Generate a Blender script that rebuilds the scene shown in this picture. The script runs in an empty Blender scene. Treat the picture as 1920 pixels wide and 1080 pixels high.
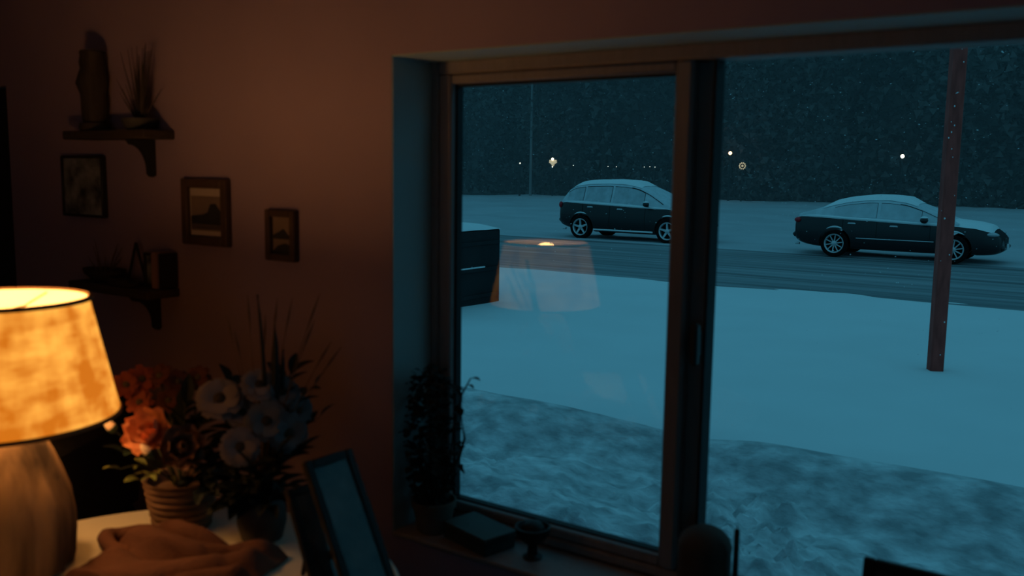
import bpy, math, random
from mathutils import Vector, Matrix, noise
R = math.radians
PI = math.pi
random.seed(7)
scn = bpy.context.scene
COL = scn.collection

# ------------------------------------------------------------------ camera
cam_d = bpy.data.cameras.new('camera')
cam = bpy.data.objects.new('camera', cam_d)
COL.objects.link(cam)
scn.camera = cam
cam_d.sensor_fit = 'HORIZONTAL'
cam_d.sensor_width = 36.0
cam_d.lens = 36.0 * 1700 / 1920
cam_d.clip_start = 0.05
cam_d.clip_end = 600
cam.matrix_world = (Matrix.Translation((0, 0, 1.6)) @ Matrix.Rotation(R(34.2), 4, 'Z')
                    @ Matrix.Rotation(R(90 - 7.25), 4, 'X') @ Matrix.Rotation(R(0.85), 4, 'Z'))
CAM0 = cam.matrix_world.copy()
cam_d.dof.use_dof = True
cam_d.dof.focus_distance = 25.0
cam_d.dof.aperture_fstop = 3.0
cam_d.dof.aperture_blades = 0

# ------------------------------------------------------------------ world: blue-green winter dusk
w = bpy.data.worlds.new('dusk')
scn.world = w
w.use_nodes = True
bg = w.node_tree.nodes['Background']
bg.inputs[0].default_value = (0.046, 0.215, 0.315, 1)
bg.inputs[1].default_value = 1.0

# ------------------------------------------------------------------ colour management
vs = scn.view_settings
vs.view_transform = 'Standard'
vs.look = 'None'
vs.exposure = 0.0
vs.gamma = 1.0
vs.use_curve_mapping = False
scn.cycles.use_denoising = True
scn.cycles.max_bounces = 8
scn.cycles.diffuse_bounces = 4
scn.cycles.transparent_max_bounces = 16
scn.cycles.sample_clamp_indirect = 3.0

# ------------------------------------------------------------------ materials
MATS = {}


def mat(name, col, rough=0.7, metal=0.0, spec=0.3, vary=0.0, scale=8.0, stretch=(1, 1, 1), bump=0.0, bscale=None,
        emit=None, estr=0.0, col2=None, detail=4.0, coords='Object'):
    if name in MATS:
        return MATS[name]
    m = bpy.data.materials.new(name)
    m.use_nodes = True
    nt = m.node_tree
    n = nt.nodes
    L = nt.links
    b = n['Principled BSDF']
    b.inputs['Base Color'].default_value = (*col, 1)
    b.inputs['Roughness'].default_value = rough
    b.inputs['Metallic'].default_value = metal
    b.inputs['Specular IOR Level'].default_value = spec
    if emit:
        b.inputs['Emission Color'].default_value = (*emit, 1)
        b.inputs['Emission Strength'].default_value = estr
    if vary or bump or col2:
        tc = n.new('ShaderNodeTexCoord')
        mp = n.new('ShaderNodeMapping')
        mp.inputs['Scale'].default_value = stretch
        L.new(tc.outputs[coords], mp.inputs[0])
        nz = n.new('ShaderNodeTexNoise')
        nz.inputs['Scale'].default_value = scale
        nz.inputs['Detail'].default_value = detail
        L.new(mp.outputs[0], nz.inputs['Vector'])
        if vary or col2:
            cr = n.new('ShaderNodeValToRGB')
            c2 = col2 or tuple(c * (1 - vary) for c in col)
            cr.color_ramp.elements[0].position = 0.35
            cr.color_ramp.elements[1].position = 0.65
            cr.color_ramp.elements[0].color = (*c2, 1)
            cr.color_ramp.elements[1].color = (*col, 1)
            L.new(nz.outputs[0], cr.inputs[0])
            L.new(cr.outputs[0], b.inputs['Base Color'])
        if bump:
            bz = nz
            if bscale:
                bz = n.new('ShaderNodeTexNoise')
                bz.inputs['Scale'].default_value = bscale
                bz.inputs['Detail'].default_value = 5
                L.new(mp.outputs[0], bz.inputs['Vector'])
            bp = n.new('ShaderNodeBump')
            bp.inputs['Strength'].default_value = bump
            bp.inputs['Distance'].default_value = 0.02
            L.new(bz.outputs[0], bp.inputs['Height'])
            L.new(bp.outputs[0], b.inputs['Normal'])
    MATS[name] = m
    return m


def glass_mat():
    m = bpy.data.materials.new('window glass')
    m.use_nodes = True
    nt = m.node_tree
    n = nt.nodes
    L = nt.links
    n.remove(n['Principled BSDF'])
    lw = n.new('ShaderNodeLayerWeight')
    lw.inputs[0].default_value = 0.5
    pw = n.new('ShaderNodeMath'); pw.operation = 'POWER'; pw.inputs[1].default_value = 4.0
    ma = n.new('ShaderNodeMath'); ma.operation = 'MULTIPLY_ADD'
    ma.inputs[1].default_value = 0.9
    ma.inputs[2].default_value = 0.026
    L.new(lw.outputs['Facing'], pw.inputs[0])
    L.new(pw.outputs[0], ma.inputs[0])
    tr = n.new('ShaderNodeBsdfTransparent')
    tr.inputs[0].default_value = (0.94, 0.975, 0.975, 1)
    gl = n.new('ShaderNodeBsdfGlossy')
    gl.inputs['Roughness'].default_value = 0.02
    mx = n.new('ShaderNodeMixShader')
    L.new(ma.outputs[0], mx.inputs[0])
    L.new(tr.outputs[0], mx.inputs[1])
    L.new(gl.outputs[0], mx.inputs[2])
    L.new(mx.outputs[0], n['Material Output'].inputs[0])
    MATS['glass'] = m
    return m


def shade_mat():
    """Lamp-shade linen: woven cloth glowing with the light of the bulb inside."""
    m = bpy.data.materials.new('lit linen')
    m.use_nodes = True
    nt = m.node_tree
    n = nt.nodes
    L = nt.links
    b = n['Principled BSDF']
    b.inputs['Base Color'].default_value = (0.30, 0.17, 0.07, 1)
    b.inputs['Roughness'].default_value = 0.9
    tc = n.new('ShaderNodeTexCoord')
    outs = []
    for st, sc in (((1, 1, 4.0), 8), ((3.0, 3.0, .5), 7), ((1, 1, 1.2), 13), ((1, 1, 1.0), 7)):
        mp = n.new('ShaderNodeMapping')
        mp.inputs['Scale'].default_value = st
        L.new(tc.outputs['Object'], mp.inputs[0])
        nz = n.new('ShaderNodeTexNoise')
        nz.inputs['Scale'].default_value = sc
        nz.inputs['Detail'].default_value = 3
        L.new(mp.outputs[0], nz.inputs['Vector'])
        outs.append(nz.outputs[0])
    s = outs[0]
    for o in outs[1:]:
        ad = n.new('ShaderNodeMath'); ad.operation = 'ADD'
        L.new(s, ad.inputs[0]); L.new(o, ad.inputs[1])
        s = ad.outputs[0]
    mu = n.new('ShaderNodeMath'); mu.operation = 'MULTIPLY'; mu.inputs[1].default_value = 0.25
    L.new(s, mu.inputs[0])
    cr = n.new('ShaderNodeValToRGB')
    e = cr.color_ramp.elements
    e[0].position = 0.43; e[0].color = (0.56, 0.14, 0.006, 1)
    e[1].position = 0.575; e[1].color = (1.0, 0.43, 0.06, 1)
    L.new(mu.outputs[0], cr.inputs[0])
    L.new(cr.outputs[0], b.inputs['Emission Color'])
    b.inputs['Emission Strength'].default_value = 1.18
    MATS['shade'] = m
    return m


glass_mat()
shade_mat()
mat('wall', (0.335, 0.235, 0.31), 0.85, vary=0.06, scale=3, bump=0.06, bscale=60)
mat('ceiling', (0.45, 0.38, 0.32), 0.9, bump=0.1, bscale=80)
mat('floor', (0.16, 0.09, 0.05), 0.5, vary=0.4, scale=3, stretch=(1, 12, 1))
mat('siding', (0.35, 0.34, 0.33), 0.8)
mat('frame', (0.27, 0.235, 0.235), 0.55, vary=0.12, scale=10, stretch=(6, 6, 1), spec=0.25)
mat('gasket', (0.01, 0.011, 0.011), 0.6)
mat('reveal', (0.34, 0.42, 0.42), 0.8)
mat('latch', (0.05, 0.05, 0.05), 0.4)
mat('snow', (0.86, 0.88, 0.9), 0.75, spec=0.2, bump=0.12, bscale=9, vary=0.04, scale=1.2)
mat('snow_far', (0.56, 0.57, 0.60), 0.8, spec=0.1, bump=0.25, bscale=3, vary=0.12, scale=.8, stretch=(.4, 1, 1))
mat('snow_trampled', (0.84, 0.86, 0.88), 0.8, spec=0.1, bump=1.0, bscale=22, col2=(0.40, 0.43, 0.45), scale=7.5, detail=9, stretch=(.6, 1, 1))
mat('slush', (0.36, 0.38, 0.40), 0.65, spec=0.2, col2=(0.15, 0.165, 0.175), scale=2.4, stretch=(.05, 1, 1), bump=0.2, detail=6)
mat('tree_dark', (0.12, 0.115, 0.11), 0.95, spec=0.02, vary=0.3, scale=.8)
mat('tree_bark', (0.05, 0.045, 0.04), 0.95, spec=0.05)
mat('hill', (0.17, 0.17, 0.165), 1.0, spec=0.0, vary=0.35, scale=.16, stretch=(1, 1, .5))
mat('post', (0.46, 0.075, 0.06), 0.85, vary=0.35, scale=6, stretch=(3, 3, .7), bump=.2)
mat('bin_dark', (0.022, 0.025, 0.027), 0.75, spec=.15, vary=0.3, scale=3)
mat('car_black', (0.012, 0.013, 0.014), 0.32, spec=0.45)
mat('car_black2', (0.014, 0.014, 0.016), 0.32, spec=0.45)
mat('tyre', (0.008, 0.008, 0.008), 0.9, spec=.1)
mat('alloy', (0.62, 0.64, 0.66), 0.4, metal=0.6)
mat('chrome', (0.65, 0.67, 0.7), 0.35, metal=0.6)
mat('frost', (0.66, 0.70, 0.74), 0.8, vary=.12, scale=6, spec=.1)
mat('frost_glass', (0.56, 0.60, 0.64), 0.6, vary=.25, scale=4, spec=.2)
mat('frost2', (0.62, 0.66, 0.70), 0.8, vary=.16, scale=5, spec=.1)
mat('tail_red', (0.5, 0.02, 0.03), 0.3)
mat('lamp_lens', (0.5, 0.52, 0.55), 0.2)
mat('plate', (0.75, 0.77, 0.8), 0.5)
mat('pole_grey', (0.2, 0.19, 0.19), 0.6)
mat('pole_dark', (0.02, 0.02, 0.02), 0.8)
mat('glow_warm', (1, .6, .3), emit=(1.0, 0.55, 0.25), estr=9)
mat('glow_orange', (1, .5, .2), emit=(1.0, 0.42, 0.16), estr=14)
mat('glow_white', (1, .9, .7), emit=(1.0, 0.82, 0.55), estr=6)
mat('glow_dim', (1, .7, .4), emit=(0.8, 0.6, 0.36), estr=.5)
mat('glow_point', (1, .9, .8), emit=(0.9, 0.85, 0.7), estr=1.6)
mat('bulb', (1, .8, .5), emit=(1.0, 0.75, 0.4), estr=8)
mat('lamp_base', (0.30, 0.19, 0.11), 0.8, col2=(0.035, 0.022, 0.015), scale=5, stretch=(2.6, 2.6, .5), bump=1.0)
mat('lining', (0.85, 0.74, 0.56), 0.9)
mat('shade_trim', (0.20, 0.1, 0.04), 0.9)
mat('brass', (0.4, 0.28, 0.12), 0.35, metal=.9)
mat('table_white', (0.75, 0.68, 0.55), 0.45, spec=.3)
mat('table_leg', (0.3, 0.24, 0.18), 0.6)
mat('wood_dark', (0.045, 0.032, 0.026), 0.75, vary=.35, scale=8, stretch=(6, 6, .7))
mat('wood_shelf', (0.055, 0.038, 0.028), 0.75, vary=.35, scale=6, stretch=(.6, 8, 8))
mat('iron', (0.018, 0.017, 0.016), 0.7)
mat('frame_wood', (0.085, 0.05, 0.036), 0.6, vary=.3, scale=9)
mat('frame_black', (0.02, 0.018, 0.017), 0.5)
mat('mat_board', (0.5, 0.4, 0.33), 0.9)
mat('print_sky', (0.24, 0.17, 0.13), 0.8, vary=.2, scale=6)
mat('print_dark', (0.035, 0.034, 0.034), 0.8, vary=.3, scale=20)
mat('print_mid', (0.12, 0.09, 0.08), 0.8, vary=.4, scale=12, stretch=(.4, 1, 2))
mat('canvas_mottled', (0.30, 0.30, 0.29), 0.9, col2=(0.03, 0.036, 0.036), scale=14)
mat('picture_glass', (0.02, 0.025, 0.03), 0.06, spec=.8)
mat('ceramic_grey', (0.06, 0.055, 0.05), 0.7, vary=.2, scale=6)
mat('glass_prism', (0.12, 0.13, 0.13), 0.15, spec=.6)
mat('book_red', (0.30, 0.17, 0.15), 0.8)
mat('basket', (0.20, 0.11, 0.065), 0.9, vary=.35, scale=6, stretch=(1, 1, 9))
mat('vase_dark', (0.05, 0.04, 0.035), 0.5, vary=.3, scale=5)
mat('peach', (0.75, 0.30, 0.14), 0.7, vary=.25, scale=12)
mat('rose_pink', (0.30, 0.15, 0.10), 0.7, vary=.3, scale=14)
mat('petal_white', (0.29, 0.235, 0.235), 0.8, vary=.2, scale=12)
mat('petal_cool', (0.18, 0.18, 0.19), 0.8, vary=.2, scale=12)
mat('petal_orange', (0.26, 0.05, 0.02), 0.7, vary=.35, scale=10)
mat('petal_rust', (0.09, 0.025, 0.018), 0.8, vary=.35, scale=10)
mat('flower_eye', (0.06, 0.045, 0.03), 0.95)
mat('bud', (0.85, 0.62, 0.42), 0.7)
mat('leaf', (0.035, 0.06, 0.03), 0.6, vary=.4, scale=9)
mat('leaf_yellow', (0.22, 0.24, 0.06), 0.6, vary=.3, scale=9)  # yellow-green leaf colour
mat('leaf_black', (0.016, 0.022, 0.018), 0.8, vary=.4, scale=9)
mat('stem', (0.05, 0.055, 0.03), 0.8)
mat('dry_stem', (0.12, 0.07, 0.045), 0.9)
mat('scarf', (0.16, 0.065, 0.042), 0.95, vary=.3, scale=7, bump=.3, bscale=120)
mat('pot_clay', (0.15, 0.125, 0.105), 0.85, vary=.2, scale=7)
mat('soil', (0.012, 0.01, 0.009), 1)
mat('box_green', (0.045, 0.06, 0.055), 0.6)
mat('dark_bronze', (0.018, 0.016, 0.015), 0.55)
mat('jar_brown', (0.10, 0.075, 0.06), 0.75, vary=.25, scale=9)
mat('candle_dark', (0.015, 0.02, 0.022), 0.5)
mat('chair_cloth', (0.012, 0.01, 0.009), 0.95, spec=.1)
mat('chair_leg', (0.03, 0.02, 0.015), 0.6)
mat('print_reflection', (0.20, 0.12, 0.10), 0.6, col2=(0.012, 0.022, 0.028), scale=7, spec=.1)  # reddish patches paint a glass reflection into the print colour


# ------------------------------------------------------------------ mesh helpers
class MB:
    def __init__(s):
        s.v = []
        s.f = []

    def add(s, v, f):
        o = len(s.v)
        s.v += [tuple(p) for p in v]
        s.f += [tuple(i + o for i in q) for q in f]
        return s

    def box(s, c, size, rot=None, bevel=0.0):
        hx, hy, hz = (k / 2 for k in size)
        pts = []
        if bevel <= 0:
            pts = [Vector((x, y, z)) for z in (-hz, hz) for y in (-hy, hy) for x in (-hx, hx)]
            fs = [(0, 2, 3, 1), (4, 5, 7, 6), (0, 1, 5, 4), (2, 6, 7, 3), (0, 4, 6, 2), (1, 3, 7, 5)]
        else:
            b = min(bevel, hx * .9, hy * .9, hz * .9)
            idx = {}
            for sx in (-1, 1):
                for sy in (-1, 1):
                    for sz in (-1, 1):
                        for a in range(3):
                            q = [sx * (hx - b), sy * (hy - b), sz * (hz - b)]
                            q[a] = (sx * hx, sy * hy, sz * hz)[a]
                            idx[(sx, sy, sz, a)] = len(pts)
                            pts.append(Vector(q))
            fs = []
            for a in range(3):
                for sg in (-1, 1):
                    o = [k for k in range(3) if k != a]
                    q = []
                    for (p1, p2) in ((-1, -1), (1, -1), (1, 1), (-1, 1)):
                        k = [0, 0, 0]
                        k[a] = sg; k[o[0]] = p1; k[o[1]] = p2
                        q.append(idx[(*k, a)])
                    fs.append(tuple(q))
            for a in range(3):
                o = [k for k in range(3) if k != a]
                for p1 in (-1, 1):
                    for p2 in (-1, 1):
                        k0 = [0, 0, 0]; k0[o[0]] = p1; k0[o[1]] = p2
                        kA = list(k0); kA[a] = -1
                        kB = list(k0); kB[a] = 1
                        fs.append((idx[(*kA, o[0])], idx[(*kB, o[0])], idx[(*kB, o[1])], idx[(*kA, o[1])]))
            for sx in (-1, 1):
                for sy in (-1, 1):
                    for sz in (-1, 1):
                        fs.append(tuple(idx[(sx, sy, sz, a)] for a in range(3)))
        if rot is not None:
            pts = [rot @ p for p in pts]
        c = Vector(c)
        return s.add([p + c for p in pts], fs)

    def lathe(s, prof, n=32, c=(0, 0, 0), axis='Z', jitter=None, close=True):
        c = Vector(c)
        vs_, fs = [], []
        for i, (r, z) in enumerate(prof):
            for k in range(n):
                a = 2 * PI * k / n
                rr = r * (1 + (jitter(a, z) if jitter else 0))
                p = Vector((rr * math.cos(a), rr * math.sin(a), z))
                if axis == 'Y':
                    p = Vector((p.x, p.z, p.y))
                if axis == 'X':
                    p = Vector((p.z, p.x, p.y))
                vs_.append(p + c)
        for i in range(len(prof) - 1):
            for k in range(n):
                a, b = i * n + k, i * n + (k + 1) % n
                fs.append((a, b, b + n, a + n))
        if close:
            fs.append(tuple(range(n))[::-1])
            fs.append(tuple((len(prof) - 1) * n + k for k in range(n)))
        return s.add(vs_, fs)

    def tube(s, path, r, n=8):
        path = [Vector(p) for p in path]
        rs = r if isinstance(r, (list, tuple)) else [r] * len(path)
        vs_, fs = [], []
        ref = Vector((0, 0, 1))
        for i, p in enumerate(path):
            d = (path[min(i + 1, len(path) - 1)] - path[max(i - 1, 0)]).normalized()
            u = d.cross(ref)
            if u.length < 1e-3:
                u = d.cross(Vector((1, 0, 0)))
            u.normalize()
            q = d.cross(u)
            for k in range(n):
                a = 2 * PI * k / n
                vs_.append(p + (u * math.cos(a) + q * math.sin(a)) * rs[i])
        for i in range(len(path) - 1):
            for k in range(n):
                a, b = i * n + k, i * n + (k + 1) % n
                fs.append((a, b, b + n, a + n))
        fs.append(tuple(range(n))[::-1])
        fs.append(tuple((len(path) - 1) * n + k for k in range(n)))
        return s.add(vs_, fs)

    def ball(s, c, r, n=12, m=8, sc=(1, 1, 1)):
        prof = [(max(1e-4, r * math.sin(PI * i / m)), -r * math.cos(PI * i / m)) for i in range(m + 1)]
        t = MB().lathe(prof, n)
        return s.add([(p[0] * sc[0] + c[0], p[1] * sc[1] + c[1], p[2] * sc[2] + c[2]) for p in t.v], t.f)

    def grid(s, nu, nv, fn):
        vs_ = [fn(u / nu, v / nv) for v in range(nv + 1) for u in range(nu + 1)]
        fs = [(v * (nu + 1) + u, v * (nu + 1) + u + 1, (v + 1) * (nu + 1) + u + 1, (v + 1) * (nu + 1) + u)
              for v in range(nv) for u in range(nu)]
        return s.add(vs_, fs)

    def prism(s, poly, y0, y1, plane='XZ'):
        n = len(poly)
        if plane == 'XZ':
            a = [(x, y0, z) for x, z in poly]; b = [(x, y1, z) for x, z in poly]
        elif plane == 'YZ':
            a = [(y0, x, z) for x, z in poly]; b = [(y1, x, z) for x, z in poly]
        else:
            a = [(x, y, y0) for x, y in poly]; b = [(x, y, y1) for x, y in poly]
        fs = [tuple(range(n)), tuple(range(2 * n - 1, n - 1, -1))]
        fs += [(i, n + i, n + (i + 1) % n, (i + 1) % n) for i in range(n)]
        return s.add(a + b, fs)

    def xf(s, M):
        s.v = [tuple(M @ Vector(p)) for p in s.v]
        return s

    def mesh(s, name, m, smooth=True):
        me = bpy.data.meshes.new(name)
        me.from_pydata(s.v, [], s.f)
        me.validate()
        me.update()
        import bmesh
        bm = bmesh.new()
        bm.from_mesh(me)
        bmesh.ops.recalc_face_normals(bm, faces=bm.faces)
        bm.to_mesh(me)
        bm.free()
        if smooth:
            me.polygons.foreach_set('use_smooth', [True] * len(me.polygons))
            try:
                me.set_sharp_from_angle(angle=R(40))
            except Exception:
                pass
        me.materials.append(MATS[m])
        return me

    def build(s, name, m, parent=None, loc=(0, 0, 0), smooth=True, label=None):
        return link(name, s.mesh(name, m, smooth), parent, loc, label)


def link(name, me, parent=None, loc=(0, 0, 0), label=None):
    o = bpy.data.objects.new(name, me)
    COL.objects.link(o)
    o.location = loc
    if parent:
        o.parent = parent
    if label:
        o['label'] = label
    return o


def tag(o, label=None, cat=None, group=None, kind=None):
    if label: o['label'] = label
    if cat: o['category'] = cat
    if group: o['group'] = group
    if kind: o['kind'] = kind
    return o


def thing(name, label, cat, loc=(0, 0, 0), rz=0.0, group=None, kind=None, rot=None):
    o = bpy.data.objects.new(name, None)
    COL.objects.link(o)
    o.empty_display_size = 0.1
    o.location = loc
    o.rotation_euler = rot if rot else (0, 0, rz)
    return tag(o, label, cat, group, kind)


def copy_tree(o, parent=None):
    c = o.copy()
    COL.objects.link(c)
    c.parent = parent
    for ch in o.children:
        copy_tree(ch, c)
    return c


def smoothstep(a, b, x):
    t = max(0, min(1, (x - a) / (b - a)))
    return t * t * (3 - 2 * t)


def interp(tab, x):
    if x <= tab[0][0]: return tab[0][1]
    for (a, va), (b, vb) in zip(tab, tab[1:]):
        if x <= b:
            t = (x - a) / (b - a)
            return va + (vb - va) * t
    return tab[-1][1]


# ================================================================== ROOM SHELL
OX0, OX1, OZ0, OZ1 = -1.878, 0.42, 0.443, 1.946       # window opening
PX0, PX1 = -5.05, -4.13                              # second window opening
RX0, RX1, RY0, RZ1 = -5.5, 2.4, -3.2, 2.45
WY0, WY1 = 2.1, 2.42


def struct(o, label=None):
    o['kind'] = 'structure'
    if label: o['label'] = label
    return o


def wall_boxes(lst):
    m = MB()
    for (x0, x1, y0, y1, z0, z1) in lst:
        m.box(((x0 + x1) / 2, (y0 + y1) / 2, (z0 + z1) / 2), (x1 - x0, y1 - y0, z1 - z0))
    return m


struct(wall_boxes([
    (RX0 - .2, PX0, WY0, WY1, -.6, 2.6), (PX0, PX1, WY0, WY1, -.6, OZ0), (PX0, PX1, WY0, WY1, OZ1, 2.6),
    (PX1, OX0, WY0, WY1, -.6, 2.6), (OX0, OX1, WY0, WY1, -.6, OZ0), (OX0, OX1, WY0, WY1, OZ1, 2.6),
    (OX1, RX1 + .2, WY0, WY1, -.6, 2.6)]).build('wall_front', 'wall', smooth=False))
struct(wall_boxes([(RX0 - .2, RX0, RY0, WY0, -.1, 2.6)]).build('wall_left', 'wall', smooth=False))
struct(wall_boxes([(RX1, RX1 + .2, RY0, WY0, -.1, 2.6)]).build('wall_right', 'wall', smooth=False))
BX0, BX1, BZ0, BZ1 = 0.05, 2.25, .12, 2.25  # opening for the added fill window
struct(wall_boxes([(RX0 - .2, BX0, RY0 - .2, RY0, -.1, 2.6), (BX1, RX1 + .2, RY0 - .2, RY0, -.1, 2.6),
                   (BX0, BX1, RY0 - .2, RY0, -.1, BZ0), (BX0, BX1, RY0 - .2, RY0, BZ1, 2.6)]).build('wall_back', 'wall', smooth=False))
struct(wall_boxes([(RX0, RX1, RY0, WY0, -.1, 0)]).build('floor', 'floor', smooth=False))
struct(wall_boxes([(RX0, RX1, RY0, WY0, RZ1, 2.6)]).build('ceiling', 'ceiling', smooth=False))
struct(wall_boxes([(RX0 - .6, RX1 + .6, RY0 - .6, 3.0, 2.6, 2.8)]).build('roof_shading_eave', 'siding', smooth=False),  # eave overhang added out of view to cut sky light on the reveal
       'roof slab with an unseen eave added to block sky light')
# plastered reveal lining of the big opening
rv = MB()
rv.box((OX0 + .002, (WY0 + 2.285) / 2 + .001, (OZ0 + OZ1) / 2), (.004, 2.285 - WY0 - .002, OZ1 - OZ0))
rv.box(((OX0 + OX1) / 2, (WY0 + 2.285) / 2 + .001, OZ1 - .002), (OX1 - OX0, 2.285 - WY0 - .002, .004))
struct(rv.build('trim_1', 'reveal', smooth=False), 'painted reveal around the window opening')
sl = MB().box(((OX0 + OX1) / 2, (WY0 + 2.285) / 2 - .004, OZ0 + .004), (OX1 - OX0 - .01, 2.285 - WY0 + .008, .016), bevel=.004)
struct(sl.build('trim_2', 'frame', smooth=False), 'wooden window sill board')

# ---- window 1: left sliding sash, thick meeting stile, fixed right pane
SILL = OZ0 + .012
win = thing('window_1', 'wide sliding window with brown frame looking onto the snowy street', None)
struct(win)
FY = 2.285


def bars(name, lst, m, parent, bev=.006):
    for (x0, x1, y0, y1, z0, z1) in lst:
        MB().box(((x0 + x1) / 2, (y0 + y1) / 2, (z0 + z1) / 2), (x1 - x0, y1 - y0, z1 - z0), bevel=bev).build(name, m, parent)


bars('window_frame', [
    (OX0, OX0 + .03, FY, FY + .1, SILL, OZ1), (OX1 - .03, OX1, FY, FY + .1, SILL, OZ1),
    (OX0 + .03, OX1 - .03, FY, FY + .1, OZ1 - .042, OZ1), (OX0 + .03, OX1 - .03, FY, FY + .1, SILL, SILL + .03)], 'frame', win)
sash = MB().box((-1.824, FY + .028, 1.1945), (.05, .045, 1.42), bevel=.006).build('sash', 'frame', win, label='left sash stile')
SX0, SX1 = -1.80, -1.036
bars('sash_rail', [(SX0, SX1, FY + .006, FY + .05, OZ1 - .072, OZ1 - .043), (SX0, SX1, FY + .006, FY + .05, SILL + .031, SILL + .062)], 'frame', sash)
MB().box((-1.012, FY + .026, 1.1945), (.052, .052, 1.42), bevel=.008).build('meeting_stile', 'frame', sash)
MB().box((-.974, FY + .079, 1.1945), (.074, .05, 1.422), bevel=.006).build('mullion', 'frame', win)
# gaskets
bars('gasket', [(SX0, SX0 + .008, FY + .03, FY + .06, SILL + .06, OZ1 - .072), (SX1 - .006, SX1, FY + .03, FY + .06, SILL + .06, OZ1 - .072),
                (SX0, SX1, FY + .03, FY + .06, OZ1 - .08, OZ1 - .07), (SX0, SX1, FY + .03, FY + .06, SILL + .058, SILL + .067),
                (-.940, -.932, FY + .03, FY + .09, SILL + .03, OZ1 - .042)], 'gasket', sash, .001)
lt = MB()
lt.box((-.948, FY - .004, 1.145), (.022, .03, .118), bevel=.007)
lt.box((-.955, FY + .016, 1.145), (.03, .02, .07), bevel=.004)
lt.build('latch', 'latch', win, label='dark sash latch on the meeting stile')
MB().box(((SX0 + SX1) / 2, FY + .045, 1.19), (SX1 - SX0, .006, 1.37)).build('pane', 'glass', sash, smooth=False)
MB().box(((-.94 + OX1 - .03) / 2, FY + .07, 1.195), (OX1 - .03 + .94, .006, 1.42)).build('pane', 'glass', win, smooth=False)

w3_ = thing('fill_window', 'unseen window added behind the camera for dusk fill light', None)  # unseen window, added so dusk light fills the front wall
struct(w3_)
bars('window_frame', [(BX0, BX0 + .05, RY0 - .14, RY0 - .06, BZ0, BZ1), (BX1 - .05, BX1, RY0 - .14, RY0 - .06, BZ0, BZ1),
                      (BX0 + .05, BX1 - .05, RY0 - .14, RY0 - .06, BZ1 - .05, BZ1), (BX0 + .05, BX1 - .05, RY0 - .14, RY0 - .06, BZ0, BZ0 + .05)], 'frame', w3_)
MB().box(((BX0 + BX1) / 2, RY0 - .1, (BZ0 + BZ1) / 2), (BX1 - BX0 - .1, .006, BZ1 - BZ0 - .1)).build('pane', 'glass', w3_, smooth=False)

# ---- window 2 at the far left (only a sliver shows)
w2 = thing('window_2', 'narrow dark window at the far left end of the wall', None)
struct(w2)
bars('window_frame', [(PX0, PX0 + .06, FY - .1, FY, OZ0, OZ1), (PX1 - .06, PX1, FY - .1, FY, OZ0, OZ1),
                      (PX0 + .06, PX1 - .06, FY - .1, FY, OZ1 - .06, OZ1), (PX0 + .06, PX1 - .06, FY - .1, FY, OZ0, OZ0 + .06)], 'frame', w2)
MB().box(((PX0 + PX1) / 2, FY - .03, 1.19), (PX1 - PX0 - .12, .006, OZ1 - OZ0 - .12)).build('pane', 'glass', w2, smooth=False)
# dark roller blind drawn behind that second pane
bl = thing('roller_blind', 'dark roller blind drawn down in the far left window', 'blind', ((PX0 + PX1) / 2, 2.14, OZ0))
MB().box((0, 0, .74), (PX1 - PX0 - .03, .004, 1.46)).build('blind_cloth', 'candle_dark', bl)
MB().lathe([(.02, -.44), (.02, .44)], 12, (0, 0, 1.475), 'X').build('roller', 'iron', bl)

# ================================================================== TERRAIN
GZ = -0.42


def n3(x, y, z=0.0):
    return noise.noise(Vector((x, y, z)))


def fbm(x, y, o=4):
    s, a = 0, 1
    for i in range(o):
        s += a * n3(x, y, i * 7.3)
        x *= 2.1; y *= 2.1; a *= .5
    return s


def bank_edge(x):
    return 5.85 + .22 * n3(x * .55, 3.1) + .10 * n3(x * 1.9, 8.2) - .012 * (x + 2.5) ** 2 * .3


def yard_z(x, y):
    e = bank_edge(x)
    top = -.24 + .05 * n3(x * .22, y * .22, 4) + .012 * n3(x * 1.1, y * 1.1)
    top -= .20 * smoothstep(14.2 + .35 * n3(x * .5, 1.7), 15.3 + .4 * n3(x * .45, 9.7), y)
    top += .05 * math.exp(-((y - 13.9 - .4 * n3(x * .4, 2)) / .7) ** 2) * (1 + .8 * n3(x * .6, 5))
    top += .05 * math.exp(-((y - e - .3) / .35) ** 2)
    low = -.50 + .06 * n3(x * .5, y * .5, 9)
    lump = fbm(x * 1.7, y * 1.9, 5)
    ridg = abs(n3(x * 2.6, y * 3.1, 3))
    low += .06 * lump - .04 * ridg
    wx, wy = x + .12 * n3(x * 3, y * 3, 1), y + .12 * n3(x * 3, y * 3, 5)
    patch = smoothstep(-.15, .35, n3(x * .8, y * .9, 12))
    for fq, am in ((3.2, .08), (7.0, .075), (13.0, .05)):
        d1 = noise.voronoi(Vector((wx * fq, wy * fq * 1.15, 2.0)))[0][0]
        low += am * (.35 + .9 * patch) * (max(0, .55 - d1) * 1.8 - .25)
    low -= .07 * max(0, n3(x * 4.2, y * 5.0, 21) - .25) * (1 + patch)
    # a ploughed ridge half way and a foot-print like trench
    low += .09 * math.exp(-((y - 4.55 - .35 * n3(x * .6, 7) + .12 * x * .3) / .22) ** 2)
    k = smoothstep(e - .42 - .12 * n3(x * 2.3, y * 2.3), e + .12, y)
    return low * (1 - k) + top * k


def terrain(name, x0, x1, y0, y1, dx, dy, fn, m, label):
    nx = int((x1 - x0) / dx); ny = int((y1 - y0) / dy)
    o = MB().grid(nx, ny, lambda u, v: (x0 + (x1 - x0) * u, y0 + (y1 - y0) * v, fn(x0 + (x1 - x0) * u, y0 + (y1 - y0) * v))).build(name, m)
    return struct(o, label)


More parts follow.
